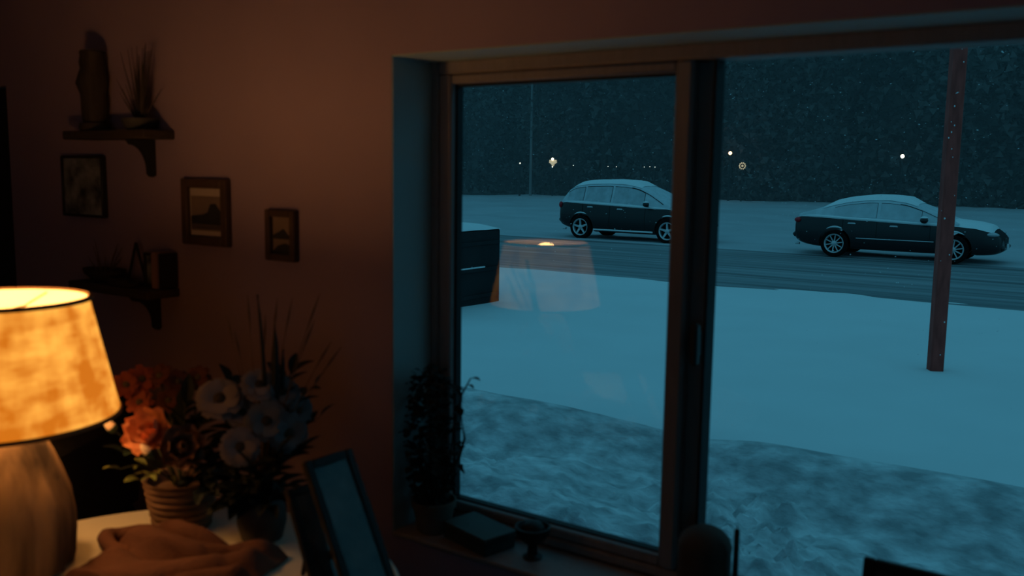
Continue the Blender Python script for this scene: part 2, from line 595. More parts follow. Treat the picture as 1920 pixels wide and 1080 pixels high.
terrain('ground_trampled_snow', -9, 3.5, 2.42, 6.0, .028, .024, yard_z, 'snow_trampled', 'churned trampled snow below the window')
terrain('ground_snow_yard', -24, 12, 6.0, 16.6, .12, .09, yard_z, 'snow', 'smooth snow bank across the yard')
terrain('ground_yard_far_left', -24, -9, 2.42, 6.0, .3, .3, lambda x, y: -.24 + .04 * n3(x * .3, y * .3), 'snow', 'smooth snow beside the house at left')
terrain('ground_yard_far_right', 3.5, 12, 2.42, 6.0, .3, .3, lambda x, y: -.24 + .04 * n3(x * .3, y * .3), 'snow', 'smooth snow beside the house at right')
terrain('road', -90, 40, 15.0, 25.2, 1.0, .12, lambda x, y: GZ + .012 * n3(x * .05, y * 2.2) + .006 * n3(x * .3, y * 6), 'slush', 'slushy road with wheel tracks')


def far_z(x, y):
    e = 23.75 + .35 * n3(x * .22, 1.3) + .04 * (-x - 7)* .5
    z = GZ - .06 + .09 * smoothstep(e, e + .35, y)
    z += .62 * smoothstep(26.4, 44, y) + .10 * smoothstep(26.5, 28, y)
    z += .10 * n3(x * .35, y * .5) * smoothstep(26.3, 28, y) + .04 * n3(x * 1.5, y * 1.5) * smoothstep(26.2, 27, y)
    z -= .25 * smoothstep(-25, -40, x) * smoothstep(28, 44, y)
    z += .02 * n3(x * 1.1, y * 1.1)
    return z


terrain('ground_roadside_snow', -60, 20, 23.2, 46, .25, .2, far_z, 'snow_far', 'snowy verge rising behind the parked cars')
terrain('ground_hill', -170, 90, 45.5, 150, 2.6, 2.6,
        lambda x, y: -.3 + .55 * smoothstep(45, 47, y) + 34 * smoothstep(60, 128, y) * (1 + .25 * n3(x * .02, y * .02)) + 2.2 * fbm(x * .16, y * .16, 3) * smoothstep(58, 66, y),
        'hill', 'dark wooded hillside behind the road')

# ================================================================== LAMP
LX, LY, LZ = -2.235, 1.092, .60
lamp = thing('table_lamp', 'glowing table lamp with coarse linen shade and rough brown base', 'lamp', (LX, LY, LZ))
ZB, ZT = .990 - LZ, 1.279 - LZ
RB, RT = .265, .204
th = .003
sh = MB()
NS = 64
prof = [(RB - .006 + (RT - RB) * t * 1.0 + .0, ZB + (ZT - ZB) * t) for t in [i / 8 for i in range(9)]]
outer = [(r, z) for r, z in prof]
inner = [(r - th, z) for r, z in reversed(prof)]
pr = outer + inner + [outer[0]]
sh.lathe(pr, NS, close=False, jitter=lambda a, z: .004 * n3(math.cos(a) * 3, math.sin(a) * 3, z * 8))
so = sh.build('lamp_shade', 'shade', lamp, label='glowing woven linen shade')
MB().lathe([(r - th - .0015, z) for r, z in prof], NS, close=False).build('shade_lining', 'lining', so, label='white inner lining of the shade')
for (r, z, nm) in ((RT, ZT, 'shade_rim'), (RB - .005, ZB, 'shade_rim')):
    MB().lathe([(r + .003, z - .005), (r + .003, z + .005), (r - .006, z + .005), (r - .006, z - .005), (r + .003, z - .005)], NS, close=False).build(nm, 'shade_trim', so)
bp = [(.105, 0), (.130, .006), (.136, .03), (.142, .08), (.144, .13), (.140, .18), (.122, .24), (.104, .29), (.086, .325), (.068, .35), (.045, .362), (.03, .366)]
MB().lathe(bp, 72, jitter=lambda a, z: .10 * n3(math.cos(a) * 2.6, math.sin(a) * 2.6, z * 4) + .07 * n3(math.cos(a) * 8, math.sin(a) * 8, z * 3)).build(
    'lamp_base', 'lamp_base', lamp, label='rough brown driftwood-like base')
nk = MB()
nk.lathe([(.018, .362), (.018, .45), (.024, .455), (.024, .49), (.012, .495)], 16)
nk.build('socket', 'brass', lamp)
hp = MB()
for a in (0, 2 * PI / 3, 4 * PI / 3):
    hp.tube([(0, 0, ZT - .03), (.1 * math.cos(a), .1 * math.sin(a), ZT - .03), ((RT - .006) * math.cos(a), (RT - .006) * math.sin(a), ZT - .008)], .0025, 6)
hp.tube([(0, 0, .49), (0, 0, ZT - .03)], .003, 6)
hp.build('shade_carrier', 'brass', lamp)
MB().ball((0, 0, .55), .032, 16, 10, (1, 1, 1.2)).build('bulb', 'bulb', lamp)
pl = bpy.data.lights.new('bulb_light', 'POINT')
pl.energy = 8.5
pl.color = (1.0, 0.50, 0.16)
pl.shadow_soft_size = .06
plo = bpy.data.objects.new('bulb_light', pl)
COL.objects.link(plo)
plo.parent = lamp
plo.location = (0, 0, .62)

# ================================================================== TABLE
TX, TY, TR = -1.83, 1.168, .61
tb = thing('round_table', 'round white side table under the lamp and flowers', 'table', (TX, TY, 0))
MB().lathe([(TR - .012, .565), (TR, .573), (TR, .592), (TR - .008, .60)], 72).build('tabletop', 'table_white', tb)
for k in range(4):
    a = PI / 4 + k * PI / 2
    MB().tube([(.36 * math.cos(a), .36 * math.sin(a), .564), (.44 * math.cos(a), .44 * math.sin(a), 0.0)], [.024, .014], 12).build('leg', 'table_leg', tb)
MB().lathe([(.34, .52), (.36, .523), (.36, .562), (.34, .564)], 40).build('apron', 'table_leg', tb)

# ---- crumpled scarf
CX, CY = -1.90, 1.325
sf = MB()


def scarf_pt(u, v):
    # local sheet about 0.5 x 0.4
    a = (u - .5) * .46
    b = (v - .5) * .27
    x = a + .03 * n3(u * 4, v * 4, 1)
    y = b + .035 * n3(u * 3, v * 5, 6)
    h = .010 + .040 * abs(math.sin(3.1 * PI * (v + .25 * math.sin(u * 4.2)))) * (0.55 + .6 * n3(u * 2.5, v * 2, 8) + .3)
    h += .022 * max(0, n3(u * 5, v * 6, 2)) + .05 * math.exp(-(((u - .30) / .2) ** 2 + ((v - .72) / .18) ** 2))
    ed = min(u, 1 - u, v, 1 - v)
    h *= smoothstep(-.02, .14, ed)
    return (x, y, .003 + max(0.0, h))


sf.grid(56, 44, scarf_pt)
scf = sf.build('scarf', 'scarf', None, (CX, CY, LZ))
scf.rotation_euler = (0, 0, R(19))
m_ = scf.modifiers.new('thick', 'SOLIDIFY'); m_.thickness = .004; m_.offset = 1
tag(scf, 'crumpled reddish brown knitted scarf lying on the round table', 'scarf')
lp = MB()
pts = []
for i in range(15):
    a = R(70 + i * 15)
    pts.append((.075 * math.cos(a) * 1.25, .055 * math.sin(a), .024 + .006 * math.sin(i * .9)))
lp.tube(pts, [.012 + .010 * math.sin(PI * (i + 1) / 16) for i in range(15)], 12)
lpo = lp.build('scarf_loop', 'scarf', scf, (-.17, .075, .0), label='rolled loop of the scarf end')

# ---- vases
v1 = thing('flower_basket', 'banded brown woven flower pot holding the peach roses', 'vase', (-2.13, 1.505, .60))
pv = [(.072, 0)]
for i in range(7):
    z = i * .0195
    r = .074 + .022 * (i / 7)
    pv += [(r, z + .001), (r + .006, z + .007), (r + .006, z + .013), (r + .001, z + .0185)]
pv += [(.099, .139), (.102, .143), (.098, .146), (.09, .142), (.088, .11)]
MB().lathe(pv, 36).build('pot_body', 'basket', v1)
MB().lathe([(.0885, .100), (.0885, .108)], 24).build('flower_foam', 'soil', v1)
v2 = thing('dark_vase', 'dark rounded vase holding the pale daisies', 'vase', (-1.885, 1.58, .60))
MB().lathe([(.045, 0), (.055, .006), (.066, .05), (.066, .09), (.055, .12), (.05, .132), (.055, .14), (.05, .14), (.045, .13), (.045, .1)], 32).build('vase_body', 'vase_dark', v2)


def petal_mesh(L_, W_, cup, name, m, tip=.5):
    return MB().grid(4, 5, lambda u, v: ((u - .5) * 2 * W_ * (math.sin(PI * min(1, v * .85 + .12)) ** .7 + .05) * .5,
                                         v * L_, cup * v * v * L_ + (u - .5) ** 2 * W_ * .9 - .0)).mesh(name, m)


def stem_to(root, base_world, m='stem', r=.0028):
    """curved stem from the flower head (local origin) back to a point in world space"""
    M = (Matrix.Translation(root.location) @ root.rotation_euler.to_matrix().to_4x4()).inverted()
    b = M @ Vector(base_world)
    z = Vector((0, 0, -.03))
    pts = []
    for i in range(9):
        t = i / 8
        pts.append((1 - t) ** 2 * Vector((0, 0, 0)) + 2 * t * (1 - t) * (z + b * .35) + t * t * b)
    MB().tube(pts, r, 6).build('flower_stem', m, root)


def face_rot(d):
    return Vector(d).to_track_quat('Z', 'Y').to_euler()


def rose(name, loc, d, size, m, base, label):
    o = thing(name, label, 'flower', loc, group=None, rot=face_rot(d))
    key = 'rosepetal_' + m
    for ring, (cnt, tilt, sc, off) in enumerate(((5, 78, .55, .0), (6, 58, .8, .3), (7, 32, 1.0, .1), (7, 8, 1.08, .5))):
        me = bpy.data.meshes.get('petal_%s_%d' % (m, ring)) or petal_mesh(.5, .46, .35, 'petal_%s_%d' % (m, ring), m)
        for k in range(cnt):
            p = link('petal', me, o)
            p.scale = (size * sc,) * 3
            p.rotation_euler = (R(tilt), 0, 2 * PI * (k + off) / cnt)
    MB().ball((0, 0, size * .12), size * .14, 10, 7).build('flower_heart', m, o)
    stem_to(o, base)
    return o


def daisy(name, loc, d, size, m, base, label, np_=13, group=None):
    o = thing(name, label, 'flower', loc, group=group, rot=face_rot(d))
    b = MB()
    for ring, (tl, sc) in enumerate(((14, 1.0), (30, .82))):
        for k in range(np_):
            a = 2 * PI * (k + ring * .5) / np_ + .1 * random.random()
            rot = Matrix.Rotation(a, 4, 'Z') @ Matrix.Rotation(R(tl + random.uniform(-8, 8)), 4, 'X')
            t = MB().grid(2, 3, lambda u, v: ((u - .5) * size * .27 * (.45 + .8 * math.sin(PI * min(1, .2 + v * .72))), size * .5 * sc * (.12 + v * .88), -size * .10 * v * v))
            t.xf(rot)
            b.add(t.v, t.f)
    b.build('petals', m, o)
    MB().ball((0, 0, size * .03), size * .15, 12, 6, (1, 1, .55)).build('flower_eye', 'flower_eye', o)
    stem_to(o, base)
    return o


B1 = (-2.13, 1.505, .705)
B2 = (-1.885, 1.58, .71)


def pix(x, y, z):
    """pixel of the photograph + depth along the lens axis -> world point (used only to place the bouquet)"""
    M = CAM0
    z = z + .06
    return M @ Vector(((x - 960) / 1700 * z, -(y - 540) / 1700 * z, -z))


bpy.context.view_layer.update()
CAMV = Vector((0, 0, 1.6))


def fdir(p, jx=0, jy=0, jz=0):
    d = (CAMV - p).normalized()
    return d + Vector((jx, jy, jz))


p = pix(287, 815, 2.36); rose('rose', p, fdir(p, -.5, -.2, .25), .135, 'peach', B1, 'bright peach rose nearest the lamp, leaning out of the woven pot')
p = pix(338, 840, 2.36); rose('rose', p, fdir(p, .1, .1, .1), .125, 'rose_pink', B1, 'dusky pink open rose above the rim of the woven pot')
dz = [(412, 748, 2.42, .125, 'petal_white', (-.2, .2, .3), 'pale pinkish daisy high on the left of the white flowers'),
      (450, 838, 2.34, .105, 'petal_white', (0, 0, 0), 'whitish daisy with a dark eye low in the middle of the bouquet'),
      (486, 722, 2.44, .10, 'petal_white', (.1, .1, .6), 'grey white daisy at the top below the tall dark stems'),
      (528, 735, 2.46, .10, 'petal_cool', (.4, .2, .4), 'small bluish grey daisy at upper right of the bouquet'),
      (500, 790, 2.38, .11, 'petal_cool', (.1, 0, .1), 'grey daisy in the centre of the right hand bouquet'),
      (540, 812, 2.40, .11, 'petal_cool', (.5, .2, 0), 'blue grey daisy at lower right of the bouquet facing the window'),
      (455, 775, 2.44, .09, 'petal_white', (-.1, .1, .4), 'half hidden pale daisy between its brighter neighbours'),
      (560, 770, 2.47, .085, 'petal_cool', (.7, .3, .2), 'outermost small grey daisy beside the dark leaves on the right')]
for (x, y, z, s, m, j, lb) in dz:
    p = pix(x, y, z)
    daisy('daisy', p, fdir(p, *j), s, m, B2, lb)
oz = [(236, 722, 2.50, .062, 'petal_orange', 'leftmost small orange blossom behind the lamp shade edge'),
      (266, 712, 2.54, .070, 'petal_orange', 'orange blossom standing above the peach rose'),
      (262, 755, 2.50, .062, 'petal_orange', 'orange blossom just over the peach rose'),
      (300, 705, 2.56, .062, 'petal_rust', 'dull rust red blossom right of the orange ones'),
      (334, 716, 2.56, .062, 'petal_rust', 'dark rust blossom in the upper middle of the left bouquet'),
      (372, 708, 2.54, .060, 'petal_rust', 'dark reddish blossom next to the pale daisy'),
      (316, 752, 2.52, .060, 'petal_rust', 'dim rust blossom sunk among the dark leaves')]
for (x, y, z, s, m, lb) in oz:
    p = pix(x, y, z)
    daisy('small_blossom', p, fdir(p, random.uniform(-.4, .4), random.uniform(-.4, .4), .5), s * 1.25, m, B1, lb, 8)
for (x, y, z, s, lb) in ((208, 800, 2.34, .020, 'cream bud at the far left tip of the bouquet'), (277, 846, 2.30, .020, 'cream bud hanging under the peach rose')):
    p = pix(x, y, z)
    o = thing('flower_bud', lb, 'flower', p, rot=face_rot((-.3, -.4, .6)))
    MB().lathe([(.001, -s), (s * .55, -s * .6), (s * .68, 0), (s * .5, s * .7), (s * .15, s * 1.25), (.001, s * 1.3)], 12).build('bud_petals', 'bud', o)
    MB().lathe([(.001, -s * 1.15), (s * .5, -s * .8), (s * .72, -s * .3), (s * .66, -.1 * s)], 10).build('calyx', 'leaf', o)
    stem_to(o, B1, r=.002)

LEAF = {}


def leaf_mesh(m):
    if m not in LEAF:
        LEAF[m] = MB().grid(4, 6, lambda u, v: ((u - .5) * .42 * math.sin(PI * (v * .96 + .02)) ** .8, v, .12 * abs(u - .5) * 2 * math.sin(PI * v) - .25 * v * v)).mesh('leaf_' + m, m)
    return LEAF[m]


def sprig(label, base, tip, n, ls, m, group=None, cat='foliage'):
    base, tip = Vector(base), Vector(tip)
    o = thing('leaf_sprig', label, cat, base, group=group)
    d = tip - base
    side = d.cross(Vector((0, 0, 1))).normalized() if abs(d.normalized().z) < .95 else Vector((1, 0, 0))
    up = Vector((0, 0, d.length * .18))
    path = [d * t + up * math.sin(PI * t) for t in [i / 8 for i in range(9)]]
    MB().tube(path, [.0026 * (1 - .6 * i / 8) for i in range(9)], 6).build('twig', 'stem', o)
    for k in range(n):
        t = .35 + .65 * k / max(1, n - 1)
        pp = d * t + up * math.sin(PI * t)
        s_ = 1 if k % 2 else -1
        dirv = (d.normalized() * .7 + side * s_ * .8 + Vector((random.uniform(-.4, .4), random.uniform(-.4, .4), random.uniform(-.3, .4)))).normalized()
        if k == n - 1: dirv = d.normalized()
        lf = link('leaf', leaf_mesh(m), o, pp)
        lf.rotation_euler = (dirv.to_track_quat('Y', 'Z').to_matrix() @ Matrix.Rotation(random.uniform(-.6, .6), 3, 'Y')).to_euler()
        lf.scale = (ls * random.uniform(.8, 1.2),) * 3
    return o


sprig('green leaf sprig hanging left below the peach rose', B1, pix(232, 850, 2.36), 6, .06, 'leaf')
sprig('yellow green leaf sprig drooping beside the woven pot', B1, pix(262, 900, 2.30), 6, .05, 'leaf_yellow')
sprig('short yellow green sprig under the cream bud', B1, pix(225, 880, 2.32), 4, .042, 'leaf_yellow')
sprig('dark leaf sprig sticking out at upper right of the daisies', B2, pix(590, 722, 2.48), 7, .055, 'leaf_black')
sprig('dark leaf sprig reaching right toward the window at mid height', B2, pix(600, 782, 2.48), 6, .05, 'leaf_black')
fill_l = 'dark leafy sprig filling the shadowed inside of the bouquet'
for (bx, (x, y, z)) in ((B1, (380, 790, 2.42)), (B1, (400, 840, 2.38)), (B1, (350, 760, 2.5)), (B2, (430, 800, 2.46)), (B2, (395, 870, 2.38)),
                        (B2, (560, 850, 2.42)), (B2, (470, 880, 2.34)), (B2, (520, 860, 2.36)), (B1, (310, 775, 2.55)), (B2, (545, 700, 2.52)),
                        (B2, (430, 720, 2.54)), (B1, (410, 890, 2.34)), (B1, (385, 920, 2.33)), (B2, (440, 900, 2.32)), (B2, (500, 900, 2.32)),
                        (B2, (455, 935, 2.30)), (B2, (505, 950, 2.30)), (B2, (430, 950, 2.34)), (B2, (540, 920, 2.34)), (B1, (415, 930, 2.32))):
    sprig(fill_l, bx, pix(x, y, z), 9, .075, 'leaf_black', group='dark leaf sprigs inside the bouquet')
# tall dark blades and dried grass stems
def blade(label, base, tip, wd, m='leaf_black', name='grass_blade', group=None):
    base, tip = Vector(base), Vector(tip)
    d = tip - base
    sd = Vector((.83, .56, 0)) * wd
    o = MB().grid(2, 10, lambda u, v: tuple(d * v + sd * (u - .5) * 2 * (1 - v) ** .35 * (.5 + v if v < .5 else 1.0) + Vector((0, .02 * math.sin(v * 3), 0)) + Vector((.004 * (1 if u == .5 else 0), -.004 * (1 if u == .5 else 0), 0)))).build(name, m, None, base)
    sm = o.modifiers.new('thick', 'SOLIDIFY'); sm.thickness = .003
    return tag(o, label, 'plant', group)


blade('tall straight dark blade, the higher of two above the daisies', B2, pix(481, 552, 2.44), .0085)
blade('broad pointed dark blade, the lower of two above the daisies', B2, pix(514, 610, 2.44), .017)
blade('short dark blade leaning right of the broad pointed one', B2, pix(530, 655, 2.46), .012)
for i, (x, y) in enumerate(((464, 553), (425, 590), (440, 620), (520, 560), (548, 560), (600, 550), (622, 640), (590, 600), (498, 590), (640, 650))):
    b = Vector(B2); t = pix(x, y, 2.5)
    o = thing('dried_grass', 'thin dried grass stem fanning out behind the bouquet', 'plant', b, group='thin dried grass stems behind the bouquet')
    d = t - b
    pts = [d * (k / 8) + Vector((0, 0, .04)) * math.sin(PI * k / 8) for k in range(9)]
    MB().tube(pts, [.0022 - .0016 * k / 8 for k in range(9)], 5).build('stalk', 'dry_stem', o)
    MB().tube([pts[6], pts[7], pts[8]], [.001, .0035, .0008], 6).build('seed_head', 'dry_stem', o)


# ---- leaning photo frames on the table (faces toward the window)
def leaning_frame(label, loc, wd, ht, lean, rz, face):
    """local: width along y, face toward +x, leaning back toward -x"""
    o = thing('photo_frame', label, 'picture frame', loc, rz)
    M = Matrix.Rotation(-lean, 4, 'Y')
    bw = .022
    for (cy, cz, sy, sz) in ((-wd / 2 + bw / 2, ht / 2, bw, ht), (wd / 2 - bw / 2, ht / 2, bw, ht), (0, bw / 2, wd - 2 * bw, bw), (0, ht - bw / 2, wd - 2 * bw, bw)):
        MB().box((0, cy, cz), (.018, sy, sz), bevel=.003).xf(M).build('frame_bar', 'frame_black', o)
    MB().box((-.002, 0, ht / 2), (.008, wd - 2 * bw + .002, ht - 2 * bw + .002)).xf(M).build('picture', face, o)
    MB().box((.0035, 0, ht / 2), (.002, wd - 2 * bw, ht - 2 * bw)).xf(M).build('glazing', 'glass', o)
    foot = M @ Vector((-.01, 0, ht * .62))
    a = Vector((foot.x - .012, 0, foot.z)); b = Vector((foot.x - ht * .18, 0, .002))
    MB().tube([a, b], .006, 6).build('easel_strut', 'frame_black', o)
    return o


leaning_frame('large photo frame leaning back beside the vases, glass reflecting blue snow light', (-1.367, 1.476, .602), .145, .365, R(28), R(-4), 'print_reflection')
leaning_frame('smaller dark photo frame tucked behind the large leaning one', (-1.50, 1.475, .602), .125, .262, R(24), R(-4), 'print_reflection')

# ================================================================== ARMCHAIR
ac = thing('armchair', 'black upholstered armchair in shadow behind the table', 'chair', (-3.05, 1.42, 0), R(-60))
MB().box((0, 0, .27), (.72, .70, .24), bevel=.04).build('seat_base', 'chair_cloth', ac)
MB().box((0, -.06, .44), (.50, .58, .12), bevel=.04).build('seat_cushion', 'chair_cloth', ac)
MB().box((0, .30, .58), (.72, .16, .44), rot=Matrix.Rotation(R(-8), 3, 'X'), bevel=.05).build('backrest', 'chair_cloth', ac)
for s in (-1, 1):
    MB().box((s * .32, -.05, .46), (.12, .62, .24), bevel=.04).build('armrest', 'chair_cloth', ac)
for sx in (-1, 1):
    for sy in (-1, 1):
        MB().tube([(sx * .3, sy * .29, .16), (sx * .32, sy * .31, 0)], [.022, .015], 10).build('leg', 'chair_leg', ac)


# ================================================================== WALL SHELVES AND PICTURES
def shelf(label, x0, x1, z, dep):
    o = thing('wall_shelf', label, 'shelf', ((x0 + x1) / 2, 2.1, z))
    L_ = x1 - x0
    MB().box((0, -dep / 2 - .001, -.016), (L_, dep, .032), bevel=.004).build('board', 'wood_shelf', o)
    for s in (1,):
        cx = s * (L_ / 2 - .135)
        prof_ = [(-.001, -.034), (-.001, -.165), (-.014, -.172), (-.026, -.160)]
        for i in range(9):
            a = R(90 * i / 8)
            prof_.append((-.026 - (dep - .06) * (1 - math.cos(a)), -.150 + .098 * math.sin(a)))
        prof_.append((-dep + .02, -.034))
        MB().prism(prof_, cx - .014, cx + .014, 'YZ').build('bracket', 'iron', o)
    return o


shelf('upper dark wooden wall shelf carrying the tall carved figure', -3.47, -2.94, 1.735, .13)
shelf('lower dark wooden wall shelf carrying books and a low dish', -3.46, -2.94, 1.150, .14)

# upper shelf: tall carved figure, spiky dried arrangement
fg = thing('carved_figure', 'tall dark rough carved wooden figure on the upper shelf', 'sculpture', (-3.345, 2.032, 1.7355))
MB().lathe([(.052, 0), (.058, .012), (.055, .03)], 20).build('plinth', 'wood_dark', fg)
MB().lathe([(.038, .03), (.044, .06), (.050, .10), (.046, .14), (.056, .18), (.050, .215), (.044, .235), (.047, .26), (.043, .285), (.047, .296), (.044, .304)], 24,
           jitter=lambda a, z: .16 * n3(math.cos(a) * 1.6, math.sin(a) * 1.6, z * 14)).build('figure_body', 'wood_dark', fg)
dp = thing('dried_arrangement', 'dried spiky plant in a low flared dish on the upper shelf', 'plant', (-3.055, 2.032, 1.7355))
MB().lathe([(.04, 0), (.048, .004), (.062, .03), (.066, .042), (.06, .042), (.055, .02)], 24).build('dish', 'ceramic_grey', dp)
for k in range(54):
    a = random.uniform(0, 2 * PI); l_ = random.uniform(.05, .28); sp = random.uniform(.05, .45) if l_ > .16 else random.uniform(.3, 1.3)
    tip_ = Vector((math.cos(a) * sp * l_ * .9, max(-.9, math.sin(a)) * sp * l_ * .3, l_ + .03))
    MB().tube([(0, 0, .015), tip_ * .5 + Vector((0, 0, .01)), tip_], [.003, .0026, .0007], 4).build('dry_twig', 'wood_dark', dp)

# lower shelf: low bowl with twigs, glass prism, small frame, book
lb_ = thing('low_bowl', 'low dark bowl with wiry twigs on the lower shelf', 'bowl', (-3.33, 2.035, 1.1505))
MB().lathe([(.05, 0), (.07, .006), (.11, .03), (.118, .05), (.11, .05), (.08, .02)], 28).xf(Matrix.Diagonal((1, .5, 1, 1))).build('bowl_body', 'wood_dark', lb_)
for k in range(9):
    a = random.uniform(0, 2 * PI); l_ = random.uniform(.08, .17)
    tip_ = Vector((math.cos(a) * .10, math.sin(a) * .05, l_))
    MB().tube([(math.cos(a) * .03, math.sin(a) * .02, .03), tip_ * .6, tip_], [.003, .0025, .001], 5).build('dry_twig', 'dry_stem', lb_)
st = thing('tray', 'thin flat dark tray right of the twig bowl', 'tray', (-3.14, 1.995, 1.1505))
MB().box((0, 0, .008), (.13, .05, .016), bevel=.004).build('tray_base', 'wood_dark', st)
MB().box((0, .021, .022), (.13, .008, .014)).build('tray_rim', 'wood_dark', st)
MB().box((0, -.021, .022), (.13, .008, .014)).build('tray_rim', 'wood_dark', st)
pz = thing('triangle_ornament', 'open triangular wire ornament standing on the lower shelf', 'ornament', (-3.15, 2.06, 1.1505))
for (a, b) in (((-.06, 0), (0, .155)), ((0, .155), (.06, 0)), ((-.06, 0), (.06, 0))):
    MB().tube([(a[0], 0, a[1] + .006), (b[0], 0, b[1] + .006)], .006, 6).build('wire', 'iron', pz)
sp_ = thing('photo_frame', 'small dark photo frame standing by the book on the lower shelf', 'picture frame', (-3.036, 2.055, 1.1505), R(10))
for (cx, cz, sx, sz) in ((-.04, .065, .012, .13), (.04, .065, .012, .13), (0, .006, .068, .012), (0, .124, .068, .012)):
    MB().box((cx, 0, cz), (sx, .014, sz), bevel=.002).build('frame_bar', 'frame_black', sp_)
MB().box((0, .003, .065), (.07, .004, .108)).build('picture', 'canvas_mottled', sp_)
bk = thing('book', 'reddish book standing at the right end of the lower shelf', 'book', (-2.975, 2.055, 1.1505))
for s in (-1, 1):
    MB().box((s * .014, 0, .07), (.003, .075, .135)).build('cover', 'book_red', bk)
MB().box((0, -.038, .07), (.031, .003, .135)).build('spine', 'book_red', bk)
MB().box((0, .001, .07), (.026, .07, .128)).build('pages', 'mat_board', bk)
bk2 = thing('book', 'thin dark book at the very end of the lower shelf', 'book', (-2.951, 2.06, 1.1505))
for s in (-1, 1):
    MB().box((s * .005, 0, .068), (.003, .07, .13)).build('cover', 'frame_black', bk2)
MB().box((0, -.036, .068), (.013, .003, .13)).build('spine', 'frame_black', bk2)
MB().box((0, .001, .068), (.008, .066, .122)).build('pages', 'mat_board', bk2)


def wall_picture(name, label, x0, x1, z0, z1, bw, fm):
    o = thing(name, label, 'picture', ((x0 + x1) / 2, 2.1, z0))
    W_, H_ = x1 - x0, z1 - z0
    for (cx, cz, sx, sz) in ((-W_ / 2 + bw / 2, H_ / 2, bw, H_), (W_ / 2 - bw / 2, H_ / 2, bw, H_), (0, bw / 2, W_ - 2 * bw, bw), (0, H_ - bw / 2, W_ - 2 * bw, bw)):
        MB().box((cx, -.014, cz), (sx, .026, sz), bevel=.004).build('frame_bar', fm, o)
    return o, W_, H_


o, W_, H_ = wall_picture('wall_picture', 'mottled grey picture in a thin dark frame below the upper shelf', -3.68, -3.385, 1.395, 1.642, .010, 'frame_black')
MB().box((0, -.010, H_ / 2), (W_ - .018, .014, H_ - .018)).build('canvas', 'canvas_mottled', o)
o, W_, H_ = wall_picture('wall_picture', 'matted landscape picture in a wide wooden frame, larger of the two on the bare wall', -2.885, -2.63, 1.322, 1.562, .034, 'frame_wood')
MB().box((0, -.006, H_ / 2), (W_ - .06, .006, H_ - .06)).build('mat_board', 'mat_board', o)
pp_ = MB().box((0, -.010, H_ / 2 - .005), (W_ - .085, .004, H_ - .115)).build('print', 'print_sky', o)
w3, h0, h1 = (W_ - .085) / 2, .055, H_ - .062
MB().prism([(-w3, .105), (-w3 * .2, .112), (0.1 * w3, .12), (w3 * .3, .15), (w3 * .62, .152), (w3, .12), (w3, .075), (-w3, .078)], -.0135, -.012).build('print_shape', 'print_dark', pp_)
MB().prism([(-w3, .078), (w3, .074), (w3, .058), (-w3, .058)], -.0135, -.012).build('print_shape', 'print_mid', pp_)
o, W_, H_ = wall_picture('wall_picture', 'small upright wooden framed picture nearest the window', -2.432, -2.288, 1.292, 1.465, .024, 'frame_wood')
MB().box((0, -.006, H_ / 2), (W_ - .044, .006, H_ - .044)).build('print', 'print_sky', o)
w3 = (W_ - .046) / 2
MB().prism([(-w3, .085), (-w3 * .3, .098), (w3 * .1, .108), (w3 * .5, .09), (w3, .082), (w3, .074), (-w3, .074)], -.0125, -.0095).build('print_shape', 'print_dark', o)
MB().prism([(-w3, .022), (w3, .022), (w3, .05), (w3 * .3, .06), (-w3 * .4, .052), (-w3, .03)], -.0125, -.0095).build('print_shape', 'print_dark', o)

# ================================================================== THINGS ON THE SILL
SZ = OZ0 + .0125
pt = thing('potted_plant', 'leafy dark potted plant in a clay pot on the sill corner', 'plant', (-1.775, 2.183, SZ))
MB().lathe([(.048, 0), (.054, .004), (.062, .05), (.066, .078), (.072, .080), (.074, .102), (.067, .102), (.064, .088)], 32).build('plant_pot', 'pot_clay', pt)
MB().lathe([(.0635, .084), (.0635, .089)], 24).build('soil', 'soil', pt)
for (tx, ty, tz) in ((-.02, .0, .40), (.02, .01, .44), (-.045, -.02, .33), (.03, -.015, .30), (.0, .02, .36)):
    MB().tube([(tx * .3, ty * .3, .085), (tx * .7, ty, tz * .55), (tx, ty, tz)], [.006, .004, .002], 6).build('plant_stem', 'leaf_black', pt)
fo = MB()
lm = [(0, 0, 0), (.5, .45, .06), (0, 1, -.12), (-.5, .45, .06), (0, .5, -.02)]
for k in range(620):
    z = random.uniform(.11, .52)
    rr = .092 * (1 - ((z - .30) / .30) ** 2 * .6) * math.sqrt(random.random())
    a = random.uniform(0, 2 * PI)
    s_ = random.uniform(.018, .034)
    c_ = Vector((max(-.075, rr * math.cos(a) - .012), max(-.075, min(.055, rr * math.sin(a))), z))
    rot = Matrix.Rotation(random.uniform(0, 6.28), 3, 'Z') @ Matrix.Rotation(random.uniform(-1.1, 1.1), 3, 'X')
    fo.add([c_ + rot @ (Vector(q) * s_) for q in lm], [(0, 1, 4), (1, 2, 4), (2, 3, 4), (3, 0, 4)])
tag(fo.build('foliage', 'leaf_black', pt, smooth=False), kind='stuff')
vine = [(.02, .0, .10), (.075, -.02, .20), (.125, -.03, .27), (.145, -.03, .335), (.13, -.03, .40), (.132, -.03, .47), (.165, -.03, .525)]
MB().tube(vine, [.005, .005, .004, .004, .003, .003, .002], 6).build('vine', 'leaf_black', pt)
MB().tube([(.03, .0, .16), (.09, -.03, .26), (.10, -.03, .35), (.13, -.03, .46)], [.004, .004, .003, .002], 6).build('vine', 'leaf_black', pt)
